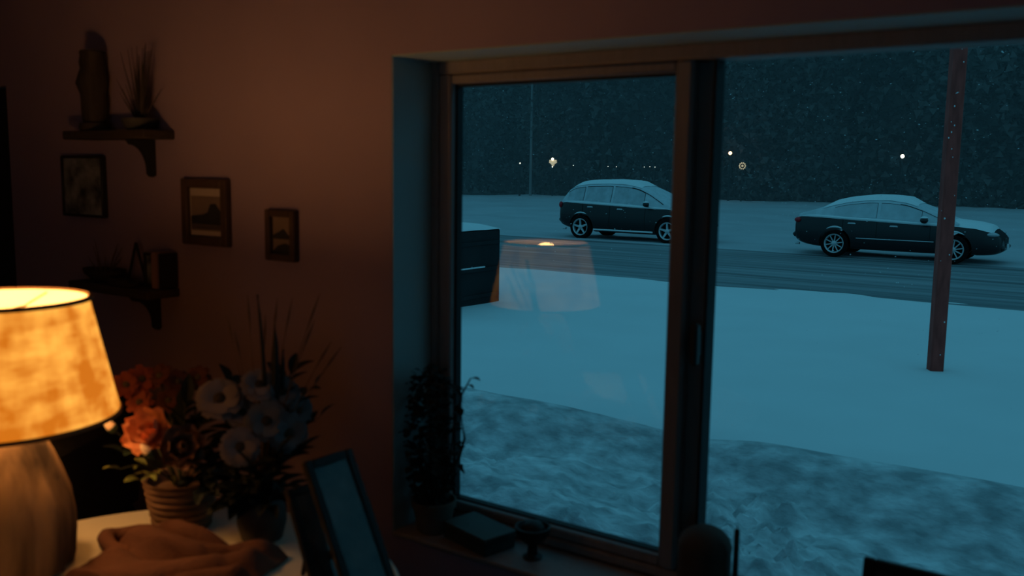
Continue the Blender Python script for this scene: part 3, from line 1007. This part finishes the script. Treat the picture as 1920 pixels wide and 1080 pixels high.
for k in range(16):
    t = k / 15 * (len(vine) - 1)
    i = min(int(t), len(vine) - 2)
    p_ = Vector(vine[i]).lerp(Vector(vine[i + 1]), t - i)
    if k in (3, 5, 8): continue
    lf = link('leaf', leaf_mesh('leaf_black'), pt, p_)
    dirv = Vector((random.uniform(-.6, 1), random.uniform(-.5, .2), random.uniform(-.3, .9))).normalized()
    lf.rotation_euler = dirv.to_track_quat('Y', 'Z').to_euler()
    lf.scale = (random.uniform(.032, .052),) * 3

sb = thing('flat_box', 'flat dark green lidded box lying askew on the sill', 'box', (-1.595, 2.186, SZ), R(-14))
MB().box((0, 0, .019), (.20, .125, .036), bevel=.003).build('box_base', 'box_green', sb)
MB().box((0, 0, .046), (.206, .131, .018), bevel=.003).build('lid', 'box_green', sb)
bc = thing('bronze_bowl', 'small dark footed bowl on the sill right of the flat box', 'bowl', (-1.40, 2.19, SZ))
MB().lathe([(.028, 0), (.03, .004), (.016, .012), (.014, .04), (.03, .052), (.050, .075), (.054, .098), (.048, .098), (.04, .078), (.012, .062)], 28).build('bowl_body', 'dark_bronze', bc)
MB().ball((0, 0, .088), .038, 16, 8, (1, 1, .7)).build('bowl_filling', 'dark_bronze', bc)

dj = thing('domed_jar', 'brown round-shouldered jar on the sill at the foot of the mullion', 'jar', (-.86, 2.192, SZ))
MB().lathe([(.058, 0), (.064, .006), (.069, .05), (.070, .12), (.069, .165)], 36).build('jar_body', 'jar_brown', dj)
MB().lathe([(.0705, .166), (.071, .175), (.064, .195), (.05, .211), (.03, .222), (.012, .226)], 36).build('lid', 'jar_brown', dj)
cs = thing('taper_candle', 'thin dark upright candle beside the brown jar', 'candle', (-.772, 2.185, SZ))
MB().lathe([(.022, 0), (.024, .004), (.022, .012), (.01, .016), (.011, .04), (.008, .042)], 20).build('candle_holder', 'iron', cs)
MB().lathe([(.0075, .041), (.0072, .238), (.003, .243)], 14).build('candle_stick', 'candle_dark', cs)
MB().tube([(0, 0, .24), (.001, 0, .252)], .001, 5).build('wick', 'iron', cs)
bf = thing('black_frame', 'black picture frame standing on the sill at lower right', 'picture frame', (-.345, 2.205, SZ), 0)
Mb = Matrix.Rotation(R(-7), 4, 'X')
for (cx, cz, sx, sz) in ((-.11, .116, .026, .232), (.11, .116, .026, .232), (0, .013, .194, .026), (0, .219, .194, .026)):
    MB().box((cx, 0, cz), (sx, .02, sz), bevel=.003).xf(Mb).build('frame_bar', 'frame_black', bf)
MB().box((0, .002, .116), (.196, .008, .182)).xf(Mb).build('picture', 'print_mid', bf)

# ================================================================== OUTSIDE: BIN, POST
bn = thing('storage_bin', 'dark boxy storage bin capped with snow at the left edge of the yard', 'bin', (-8.45, 9.55, -.30))
BX, BY, BH = 2.0, 2.2, 1.10
MB().box((0, 0, BH / 2 - .12), (BX, BY, BH + .24), bevel=.02).build('bin_body', 'bin_dark', bn)
for z in (.18, .55, .92):
    MB().box((BX / 2 + .012, 0, z), (.03, BY - .1, .05), bevel=.006).build('side_rib', 'bin_dark', bn)
MB().box((BX / 2 + .012, .2, .585), (.03, 1.0, .018), bevel=.004).build('snow_strip', 'snow', bn, label='thin line of snow on the middle rib')
MB().grid(24, 24, lambda u, v: ((u - .5) * (BX + .02), (v - .5) * (BY + .02), BH + .002 + .085 * (max(0, 1 - (2 * abs(u - .5)) ** 8) * max(0, 1 - (2 * abs(v - .5)) ** 8)) + .012 * n3(u * 5, v * 5))).build(
    'snow_cap', 'snow', bn, label='snow lying on the lid')

ps = thing('post', 'tall reddish brown wooden post standing in the snowy yard', 'post', (-1.45, 9.45, -.55), R(28))
MB().box((0, 0, 2.6), (.125, .125, 5.2), bevel=.012).build('post_shaft', 'post', ps)
fl = MB()
for k in range(16):
    fl.ball((random.uniform(-.055, .055), -.063, random.uniform(.4, 3.8)), random.uniform(.003, .008), 6, 4, (1, .4, 1.3))
tag(fl.build('snow_specks', 'snow', ps), kind='stuff')


# ================================================================== CARS
def build_car(name, label, loc, P):
    car = thing(name, label, 'car', loc)
    stn = P['stations']
    vsx, fsx = [], []
    ring = 0
    for (x, hw, zb, zt, zc) in stn:
        h = zt - zb
        half = [(0, zb), (.80 * hw, zb), (.95 * hw, zb + .06 * h / .7), (hw, zb + .34 * h), (1.0 * hw, zb + .62 * h), (.965 * hw, zt - .05), (.90 * hw, zt), (.5 * hw, zc), (0, zc + .005)]
        loop = half + [(-y, z) for (y, z) in reversed(half[1:-1])]
        ring = len(loop)
        vsx += [(x, y, z) for y, z in loop]
    for i in range(len(stn) - 1):
        for k in range(ring):
            a, b = i * ring + k, i * ring + (k + 1) % ring
            fsx.append((a, b, b + ring, a + ring))
    fsx.append(tuple(range(ring)))
    fsx.append(tuple((len(stn) - 1) * ring + k for k in range(ring)))
    body = MB().add(vsx, fsx).build('body', P['paint'], car)
    ss = body.modifiers.new('s', 'SUBSURF'); ss.levels = 2; ss.render_levels = 2
    cut = MB()
    for ax in (-P['wb'] / 2, P['wb'] / 2):
        cut.lathe([(P['wr'] + .055, -1.4), (P['wr'] + .055, 1.4)], 40, (ax, 0, P['wr'] + .01), 'Y')
    co = cut.build('cut', 'tyre', car)
    bo = body.modifiers.new('b', 'BOOLEAN'); bo.operation = 'DIFFERENCE'; bo.object = co; bo.solver = 'EXACT'
    dg = bpy.context.evaluated_depsgraph_get()
    dg.update()
    nm = bpy.data.meshes.new_from_object(body.evaluated_get(dg))
    nm.materials.clear(); nm.materials.append(MATS[P['paint']])
    body.modifiers.clear()
    body.data = nm
    bpy.data.objects.remove(co)
    try:
        nm.set_sharp_from_angle(angle=R(35))
    except Exception:
        pass
    belt = [(s[0], s[3]) for s in stn]
    hwt = [(s[0], s[1]) for s in stn]
    roof = P['roof']
    x0, x1 = roof[0][0], roof[-1][0]

    def rz_(x):
        # smooth (Catmull-like) by averaging neighbours
        return (interp(roof, x - .08) + interp(roof, x) * 2 + interp(roof, x + .08)) / 4

    def sec(x):
        zb = interp(belt, x) - .03
        zr = max(rz_(x), zb + .012)
        wb_ = interp(hwt, x) * .915
        wr_ = wb_ - .36 * (zr - zb)
        return zb, zr, wb_, wr_

    def ring_pts(x, dz=0.0, dw=0.0):
        zb, zr, wb_, wr_ = sec(x)
        h = zr - zb
        rnd = min(.09, h * .4)
        half = [(wb_ + dw, zb), (wr_ + (wb_ - wr_) * .45 + dw + .012 * min(1, h), zb + (h - rnd) * .5), (wr_ + dw + .012, zr - rnd), (wr_ - .06 * min(1, h / .3) + dw, zr - rnd * .25 + dz),
                (wr_ * .55, zr + .012 + dz), (0, zr + .02 + dz)]
        return half

    xs = [x0 + (x1 - x0) * i / 40 for i in range(41)]
    gv, gf = [], []
    for x in xs:
        hf = ring_pts(x)
        loop = hf + [(-y, z) for y, z in reversed(hf[:-1])]
        gv += [(x, y, z) for y, z in loop]
    rn = 11
    for i in range(40):
        for k in range(rn - 1):
            a = i * rn + k
            gf.append((a, a + 1, a + 1 + rn, a + rn))
    MB().add(gv, gf).build('cabin', 'frost', car, label='cabin coated in frost and snow')
    # snow on the roof / hood / boot
    sv, sf_ = [], []
    xr = P['snow_roof']
    n_ = 24
    for i in range(n_ + 1):
        x = xr[0] + (xr[1] - xr[0]) * i / n_
        zb, zr, wb_, wr_ = sec(x)
        ef = min(1, min(i, n_ - i) / 3)
        for k in range(13):
            t = (k / 12 - .5) * 2
            y = t * (wr_ - .015)
            lift = P['snow_t'] * ef * max(0, 1 - abs(t) ** 6) + .012 * n3(x * 3, y * 3)
            rnd = min(.09, (zr - zb) * .4)
            zz = zr + .02 - (.02 + rnd * .55) * abs(t) ** 5
            sv.append((x, y, zz + .004 + max(0, lift)))
    for i in range(n_):
        for k in range(12):
            a = i * 13 + k
            sf_.append((a, a + 1, a + 14, a + 13))
    MB().add(sv, sf_).build('roof_snow', 'snow', car, label='snow on the roof')
    zct = [(s[0], s[4]) for s in stn]
    for (nm_, a0, a1) in P['snow_deck']:
        dv, df = [], []
        for i in range(17):
            x = a0 + (a1 - a0) * i / 16
            hw_, zt_, zc_ = interp(hwt, x), interp(belt, x), interp(zct, x)
            ef = min(1, min(i, 16 - i) / 2 + .15)
            for k in range(13):
                t = (k / 12 - .5) * 2
                z0 = zc_ - (zc_ - zt_ + .015) * abs(t) ** 3
                dv.append((x, t * hw_ * .93, z0 - .012 + .05 * ef * max(.0, 1 - abs(t) ** 5) + .006 * n3(x * 4, t * 4)))
        for i in range(16):
            for k in range(12):
                a = i * 13 + k
                df.append((a, a + 1, a + 14, a + 13))
        MB().add(dv, df).build(nm_, 'snow', car, label='snow lying on the ' + nm_.split('_')[0])
    # snow line along the belt (both sides)
    for s in (-1, 1):
        pts_ = []
        for i in range(31):
            x = P['belt_snow'][0] + (P['belt_snow'][1] - P['belt_snow'][0]) * i / 30
            pts_.append((x, s * interp(hwt, x) * .925, interp(belt, x) - .022 + .008 * n3(x * 3, s)))
        MB().tube(pts_, [.012 + .026 * min(1, min(i, 30 - i) / 3) + .008 * n3(i * .7, s * 3) for i in range(31)], 8).build('belt_snow', 'snow', car, label='snow ridge along the window line')

    def side_pt(x, t, s, off):
        hf = ring_pts(x)
        a, b, c_ = hf[0], hf[1], hf[2]
        if t < .5:
            q = (a[0] + (b[0] - a[0]) * t * 2, a[1] + (b[1] - a[1]) * t * 2)
        else:
            q = (b[0] + (c_[0] - b[0]) * (t - .5) * 2, b[1] + (c_[1] - b[1]) * (t - .5) * 2)
        return (x, s * (q[0] + off), q[1])

    for s in (-1, 1):
        for (wa, wb2) in P['panes']:
            MB().grid(10, 4, lambda u, v: side_pt(wa + (wb2 - wa) * u, .14 + .80 * v, s, .006)).build('side_window', P['pane_m'], car, label='frosted side window')
            loop = [side_pt(wa + (wb2 - wa) * u / 10, .95, s, .009) for u in range(11)]
            MB().tube(loop, P['seal'], 5).build('window_seal', 'gasket', car)
            MB().tube([side_pt(wb2, .14 + .8 * v / 4, s, .008) for v in range(5)], P['seal'] * .8, 5).build('window_seal', 'gasket', car)
        # pillar line along the windscreen
        MB().tube([tuple(Vector(side_pt(P['ap'][0] + (P['ap'][1] - P['ap'][0]) * i / 8, .98, s, .010))) for i in range(9)], P['seal'] * 1.4, 6).build('pillar_trim', 'gasket', car)
        # mirrors
        mx = P['mirror']
        hw_ = interp(hwt, mx); zt_ = interp(belt, mx)
        mo = MB().ball((0, 0, 0), .1, 12, 8, (.95, 1.15, .75)).build('wing_mirror', P['paint'], car, (mx, s * (hw_ + .09), zt_ + .075))
        MB().ball((0, 0, 0), .1, 12, 6, (.9, 1.05, .35)).build('mirror_snow', 'snow', mo, (0, 0, .062))
        MB().box((0, -s * .1, -.06), (.05, .1, .03), bevel=.008).build('mirror_arm', P['paint'], mo)
        # door handles, sill, seams
        for hx in P['handles']:
            hw_ = interp(hwt, hx); zt_ = interp(belt, hx)
            MB().box((0, 0, 0), (.2, .03, .03), bevel=.01).build('door_handle', 'chrome', car, (hx, s * hw_ * .985, zt_ - .14))
            MB().box((0, 0, .018), (.17, .028, .014), bevel=.005).build('handle_snow', 'snow', car, (hx, s * hw_ * .987, zt_ - .14))
        for sx_ in P['seams']:
            hw_ = interp(hwt, sx_); zt_ = interp(belt, sx_)
            MB().tube([(sx_, s * hw_ * .965, zt_ - .06), (sx_, s * (hw_ + .001), zt_ - .3), (sx_, s * (hw_ + .001), .52), (sx_, s * hw_ * .96, .30)], .005, 5).build('door_seam', 'gasket', car)
        a0, a1, zz = P['sill']
        MB().tube([(a0 + (a1 - a0) * i / 10, s * (interp(hwt, a0 + (a1 - a0) * i / 10) * P['sill_w'] + .012), zz) for i in range(11)], P['sill_r'], 6).build('sill_strip', P['sill_m'], car, label='pale line along the sill')
        # lights
        tx, ty, tz, tsx, tsy, tsz = P['tail']
        MB().ball((0, 0, 0), 1, 14, 8, (tsx, tsy, tsz)).build('tail_light', 'tail_red', car, (tx, s * ty, tz))
        hx, hy, hz, hsx, hsy, hsz = P['head']
        MB().ball((0, 0, 0), 1, 14, 8, (hsx, hsy, hsz)).build('headlight', 'lamp_lens', car, (hx, s * hy, hz))
        for ax in (-P['wb'] / 2, P['wb'] / 2):
            # snow on top of the arch
            arc = []
            for i in range(9):
                a = R(58 + 64 * i / 8)
                rr = P['wr'] + .075
                arc.append((ax + rr * math.cos(a), s * (interp(hwt, ax) * .985), P['wr'] + .01 + rr * math.sin(a)))
            MB().tube(arc, [.004 + .022 * math.sin(PI * i / 8) for i in range(9)], 6).build('arch_snow', 'snow', car, label='snow caught on the wheel arch')
            whl = bpy.data.objects.new('wheel', None); COL.objects.link(whl); whl.parent = car
            whl.location = (ax, s * P['track'], P['wr']); whl.rotation_euler = (0, 0, 0 if s < 0 else PI)
            r = P['wr']
            MB().lathe([(r * .66, -.10), (r * .93, -.11), (r, -.085), (r, .085), (r * .93, .11), (r * .66, .10)], 40, axis='Y', close=False).build('tyre', 'tyre', whl)
            MB().lathe([(r * .66, -.095), (r * .72, -.112), (r * .70, -.118), (r * .62, -.09), (r * .60, .09), (r * .66, .1)], 36, axis='Y', close=False).build('rim', 'alloy', whl)
            MB().lathe([(r * .61, -.01), (r * .61, .01)], 30, axis='Y').build('brake_disc', 'tyre', whl)
            for k in range(P['spokes']):
                a = 2 * PI * (k + .3) / P['spokes']
                ca, sa = math.cos(a), math.sin(a)
                wd = P['spoke_w']
                MB().add([(ca * r * .14 - sa * wd, -.085, sa * r * .14 + ca * wd), (ca * r * .14 + sa * wd, -.085, sa * r * .14 - ca * wd),
                          (ca * r * .66 + sa * wd * .7, -.10, sa * r * .66 - ca * wd * .7), (ca * r * .66 - sa * wd * .7, -.10, sa * r * .66 + ca * wd * .7),
                          (ca * r * .14 - sa * wd, -.05, sa * r * .14 + ca * wd), (ca * r * .14 + sa * wd, -.05, sa * r * .14 - ca * wd),
                          (ca * r * .66 + sa * wd * .7, -.07, sa * r * .66 - ca * wd * .7), (ca * r * .66 - sa * wd * .7, -.07, sa * r * .66 + ca * wd * .7)],
                         [(0, 1, 2, 3), (7, 6, 5, 4), (0, 4, 5, 1), (1, 5, 6, 2), (2, 6, 7, 3), (3, 7, 4, 0)]).build('spoke', 'alloy', whl)
            MB().lathe([(r * .2, -.05), (r * .19, -.09), (r * .1, -.1)], 16, axis='Y').build('hub_cap', 'alloy', whl)
    # bumpers, grille, plates
    fx = stn[-1][0]; bx_ = stn[0][0]
    MB().box((0, 0, 0), (.06, P['grw'], P['grh']), bevel=.015).build('grille', 'gasket', car, (fx - .03, 0, P['grz']))
    MB().box((0, 0, 0), (.02, .42, .13), bevel=.004).build('front_plate', 'plate', car, (fx + .03, 0, P['grz'] - .14))
    MB().box((0, 0, 0), (.02, .42, .13), bevel=.004).build('rear_plate', 'plate', car, (bx_ - .012, 0, P['rpz']))
    MB().box((0, 0, 0), (.12, P['bw'], .14), bevel=.05).build('rear_bumper', P['paint'], car, (bx_ + .02, 0, P['rbz']))
    MB().box((0, 0, 0), (.12, P['bw'] * .93, .14), bevel=.05).build('front_bumper', P['paint'], car, (fx - .03, 0, P['fbz']))
    for s in (-1, 1):
        MB().lathe([(.03, -.06), (.032, .05), (.028, .05), (.026, -.02)], 14, axis='X', c=(bx_ + .05, s * .5, .27)).build('exhaust', 'chrome', car)
    return car


SUV = dict(pane_m='frost_glass', seal=.007, sill_r=.026, paint='car_black', wb=2.93, wr=.365, track=.85, spokes=5, spoke_w=.034, snow_t=.07,
           stations=[(-2.34, .74, .50, .98, .99), (-2.29, .84, .40, 1.10, 1.12), (-2.08, .905, .32, 1.155, 1.17), (-1.5, .935, .21, 1.14, 1.16), (-.7, .94, .21, 1.11, 1.13),
                     (.2, .94, .21, 1.075, 1.10), (1.0, .94, .21, 1.045, 1.09), (1.4, .93, .21, 1.03, 1.12), (1.9, .90, .30, .97, 1.07), (2.2, .85, .33, .89, .96), (2.34, .76, .40, .74, .78), (2.37, .62, .46, .66, .68)],
           roof=[(-2.30, 1.10), (-2.20, 1.30), (-2.02, 1.54), (-1.8, 1.665), (-1.3, 1.735), (-.6, 1.76), (0, 1.735), (.4, 1.66), (.8, 1.49), (1.2, 1.26), (1.5, 1.06)],
           snow_roof=(-1.95, .45), snow_deck=[('bonnet_snow', 1.35, 2.22)], belt_snow=(-2.15, 1.35),
           panes=[(-2.02, -1.45), (-1.38, -.50), (-.42, .62)], ap=(.15, 1.25), mirror=.80, handles=[-1.15, -.12], seams=[-1.42, -.47, .72],
           sill=(-1.0, 1.0, .31), sill_w=.995, sill_m='snow', tail=(-2.26, .80, 1.03, .06, .085, .10), head=(2.18, .74, .82, .16, .13, .07),
           grw=1.0, grh=.2, grz=.70, rpz=.80, bw=1.5, rbz=.56, fbz=.52)
SED = dict(pane_m='frost2', seal=.004, sill_r=.012, paint='car_black2', wb=2.76, wr=.34, track=.835, spokes=10, spoke_w=.016, snow_t=.07,
           stations=[(-2.47, .70, .48, .90, .91), (-2.42, .80, .36, .99, 1.01), (-2.2, .87, .26, 1.03, 1.06), (-1.8, .905, .21, 1.035, 1.08), (-1.0, .92, .19, 1.00, 1.04),
                     (0, .92, .19, .965, 1.0), (.9, .92, .19, .93, .99), (1.3, .91, .20, .92, 1.01), (1.8, .885, .20, .88, .96), (2.15, .84, .22, .80, .88), (2.36, .74, .28, .66, .70), (2.41, .60, .36, .58, .60)],
           roof=[(-2.35, 1.06), (-2.0, 1.17), (-1.6, 1.31), (-1.15, 1.43), (-.65, 1.495), (-.15, 1.50), (.25, 1.455), (.65, 1.32), (1.05, 1.14), (1.45, .95)],
           snow_roof=(-1.75, .5), snow_deck=[('bonnet_snow', 1.2, 2.2), ('boot_snow', -2.38, -1.75)], belt_snow=(-2.25, 1.3),
           panes=[(-1.45, -.42), (-.34, .62)], ap=(.1, 1.15), mirror=.72, handles=[-.98, .02], seams=[-1.2, -.38, .85],
           sill=(-.85, .95, .50), sill_w=.999, sill_m='chrome', tail=(-2.36, .74, .90, .10, .14, .075), head=(2.14, .70, .72, .18, .13, .06),
           grw=.8, grh=.14, grz=.56, rpz=.80, bw=1.45, rbz=.52, fbz=.40)
build_car('suv', 'black estate-tall car under snow parked left of the mullion', (-12.66, 25.45, GZ + .015), SUV)
build_car('sedan', 'black low saloon car under snow parked behind the wooden post', (-4.82, 24.60, GZ + .015), SED)


# ================================================================== TREES
def tree_mesh(seed, H, W, kind):
    random.seed(seed)
    m = MB()
    if kind == 'round':
        blobs = [(random.uniform(-.30, .30) * W, random.uniform(-.22, .22) * W, H * random.uniform(.28, .86), W * random.uniform(.18, .34)) for _ in range(16)]
        blobs.append((0, 0, H * .45, W * .40)); blobs.append((0, 0, H * .16, W * .34))
        for (bx, by, bz, br) in blobs:
            for k in range(620):
                d = Vector((random.gauss(0, 1), random.gauss(0, 1), random.gauss(0, 1))).normalized()
                c = Vector((bx, by, bz)) + d * br * random.uniform(.35, 1.05)
                s_ = random.uniform(.10, .30)
                q = Matrix.Rotation(random.uniform(0, 6.28), 3, 'Z') @ Matrix.Rotation(random.uniform(0, 6.28), 3, 'X')
                m.add([c + q @ Vector((-s_, -.1, 0)), c + q @ Vector((s_ * .6, -.5 * s_, .1)), c + q @ Vector((.2 * s_, s_, 0))], [(0, 1, 2)])
    else:
        nt = 13
        for i in range(nt):
            t = i / nt
            z = H * (.04 + .94 * t); r = W * .5 * (1 - t) ** .9 + .12
            k_ = 16
            drop = H * .085
            vs_ = [(0, 0, z + drop * .9)]
            for k in range(k_):
                a = 2 * PI * (k + random.uniform(-.3, .3)) / k_
                rr = r * (random.uniform(.85, 1.1) if k % 2 else random.uniform(.5, .65))
                vs_.append((rr * math.cos(a), rr * math.sin(a), z - drop * (.35 if k % 2 else 0) + random.uniform(-.1, .1)))
            m.add(vs_, [(0, 1 + k, 1 + (k + 1) % k_) for k in range(k_)])
    return m.mesh('tree_crown', 'tree_dark', smooth=False)


TM = [('broad_tree', tree_mesh(1, 12.5, 8.5, 'round'), 12.5), ('broad_tree', tree_mesh(2, 11.0, 9.0, 'round'), 11), ('broad_tree', tree_mesh(4, 14.0, 9.0, 'round'), 14)]
trunk = MB().tube([(0, 0, -.6), (0.05, 0, 3), (0, .05, 7)], [.28, .22, .10], 8).mesh('tree_trunk', 'tree_bark')
random.seed(21)
TL = {'broad_tree': ('dark tree in the hazy wood beyond the road', 'dark trees beyond the road'),
      'spruce': ('dark spruce in the wood beyond the road', 'dark spruces beyond the road')}
xs_ = []
for row, (yy, step, sc0) in enumerate(((47.5, 3.6, .92), (52.5, 4.0, 1.08), (58.0, 4.6, 1.22))):
    x = -66 + row * 1.7
    while x < 22:
        nm_, me_, hh = TM[random.choice((0, 1, 2))]
        # lower gap in the wood left of the SUV where paler distance shows
        sc_ = sc0 * random.uniform(.85, 1.15)
        if -34 < x < -27.5 - row * -1.0: sc_ *= .72
        lbl, grp = TL[nm_]
        o = thing(nm_, lbl, 'tree', (x + random.uniform(-.7, .7), yy + random.uniform(-1.2, 1.2), .12 if row == 0 else .2), random.uniform(0, 6.28), grp)
        o.scale = (sc_,) * 3
        link('crown', me_, o)
        link('trunk', trunk, o)
        x += step * random.uniform(.85, 1.15)


# ================================================================== FAR LIGHTS
def far_lamp(label, x, y, z, r, m, deco=None):
    g = far_z(x, y) - .1
    o = thing('street_light', label, 'light', (x, y, g))
    MB().tube([(0, 0, 0), (0, 0, z - g - r)], [.06, .04], 8).build('light_pole', 'pole_dark', o)
    MB().ball((0, 0, z - g), r, 12, 8).build('light_globe', m, o)
    return o


far_lamp('small white street light left of the pale mast', -29.47, 44.0, 2.15, .045, 'glow_point')
far_lamp('bright orange street light just right of the mullion', -16.83, 44.0, 2.73, .085, 'glow_orange')
far_lamp('lone pale street light beside the upright wooden post', -8.74, 44.0, 2.59, .085, 'glow_white')
for (x, z, lb) in ((-25.90, 2.05, 'faint tiny light right of the glowing sign'), (-23.71, 2.01, 'first faint light above the tall car roof'), (-23.2, 2.0, 'second faint light above the tall car roof'),
                   (-21.54, 2.0, 'brightest of the faint lights over the tall car'), (-21.22, 2.02, 'faint light left of the mullion, second from the end'), (-20.92, 2.0, 'last faint light before the mullion')):
    far_lamp(lb, x, 44.0, z, .022, 'glow_point')
sg = thing('lit_sign', 'small glowing shield-shaped sign with a lamp on top across the street', 'sign', (-27.23, 44.0, far_z(-27.23, 44) - .1))
zs = 2.20 - sg.location.z
MB().tube([(0, 0, 0), (0, 0, zs - .2)], .05, 8).build('sign_pole', 'pole_dark', sg)
MB().prism([(-.22, .15), (.22, .15), (.24, -.02), (.10, -.08), (0, -.26), (-.10, -.08), (-.24, -.02)], -.04, .04).xf(Matrix.Translation((0, 0, zs))).build('sign_face', 'glow_dim', sg)
MB().ball((0, 0, 0), .075, 10, 7).build('sign_lamp', 'glow_white', sg, (0, -.05, zs + .19))
MB().ball((0, 0, 0), .04, 10, 7).build('sign_lamp', 'glow_point', sg, (0, -.05, zs - .24))
wr = thing('light_wreath', 'dim glowing ring-shaped light decoration below the orange street light', 'decoration', (-16.17, 44.0, far_z(-16.17, 44) - .1))
zs = 2.10 - wr.location.z
MB().tube([(0, 0, 0), (0, 0, zs - .15)], .04, 8).build('decoration_pole', 'pole_dark', wr)
for k in range(10):
    a = 2 * PI * k / 10
    MB().ball((0, 0, 0), .04, 8, 5).build('light_bulb', 'glow_dim', wr, (.15 * math.cos(a), 0, zs + .15 * math.sin(a)))
MB().ball((0, 0, 0), .06, 8, 5).build('light_bulb', 'glow_dim', wr, (0, 0, zs))
ms = thing('flag_mast', 'thin pale mast rising in front of the dark wood', 'pole', (-28.72, 44.0, far_z(-28.72, 44) - .1))
MB().tube([(0, 0, 0), (0, 0, 6.45)], [.085, .06], 10).build('mast_tube', 'pole_grey', ms)
MB().ball((0, 0, 6.47), .075, 10, 6).build('mast_finial', 'pole_grey', ms)

# ================================================================== FALLING SNOW
random.seed(99)
fs_ = MB()
for k in range(1700):
    y = random.uniform(7.5, 42)
    az = R(random.uniform(2, 42))
    x = -math.tan(az) * y
    z = random.uniform(-.1, 1.6 + y * .20)
    s_ = random.uniform(.0022, .0055) * (.6 + y / 26)
    e = s_ * random.uniform(1.0, 3.0)
    tilt = random.uniform(-.5, .3) * e
    fs_.add([(x - e, y, z + tilt), (x + e, y, z - tilt), (x, y - s_, z), (x, y + s_, z), (x, y, z + s_), (x, y, z - s_)],
            [(0, 2, 4), (2, 1, 4), (1, 3, 4), (3, 0, 4), (2, 0, 5), (1, 2, 5), (3, 1, 5), (0, 3, 5)])
tag(fs_.build('falling_snow', 'snow', smooth=False), 'snowflakes drifting through the dusk outside the window', 'snowflakes', kind='stuff')

# ------------------------------------------------------------------ haze of fine snow in front of the wood
hm = bpy.data.materials.new('snow haze')
hm.use_nodes = True
hn = hm.node_tree.nodes
hn.remove(hn['Principled BSDF'])
vsn = hn.new('ShaderNodeVolumeScatter')
vsn.inputs['Color'].default_value = (.95, .95, .95, 1)
vsn.inputs['Density'].default_value = .0064
hm.node_tree.links.new(vsn.outputs[0], hn['Material Output'].inputs['Volume'])
MATS['haze'] = hm
hz = MB().box((-22, 36.5, 8), (90, 17.5, 18)).build('snow_haze', 'haze', smooth=False)
tag(hz, 'thin haze of fine blowing snow in front of the wood', 'haze', kind='stuff')
scn.cycles.volume_bounces = 1
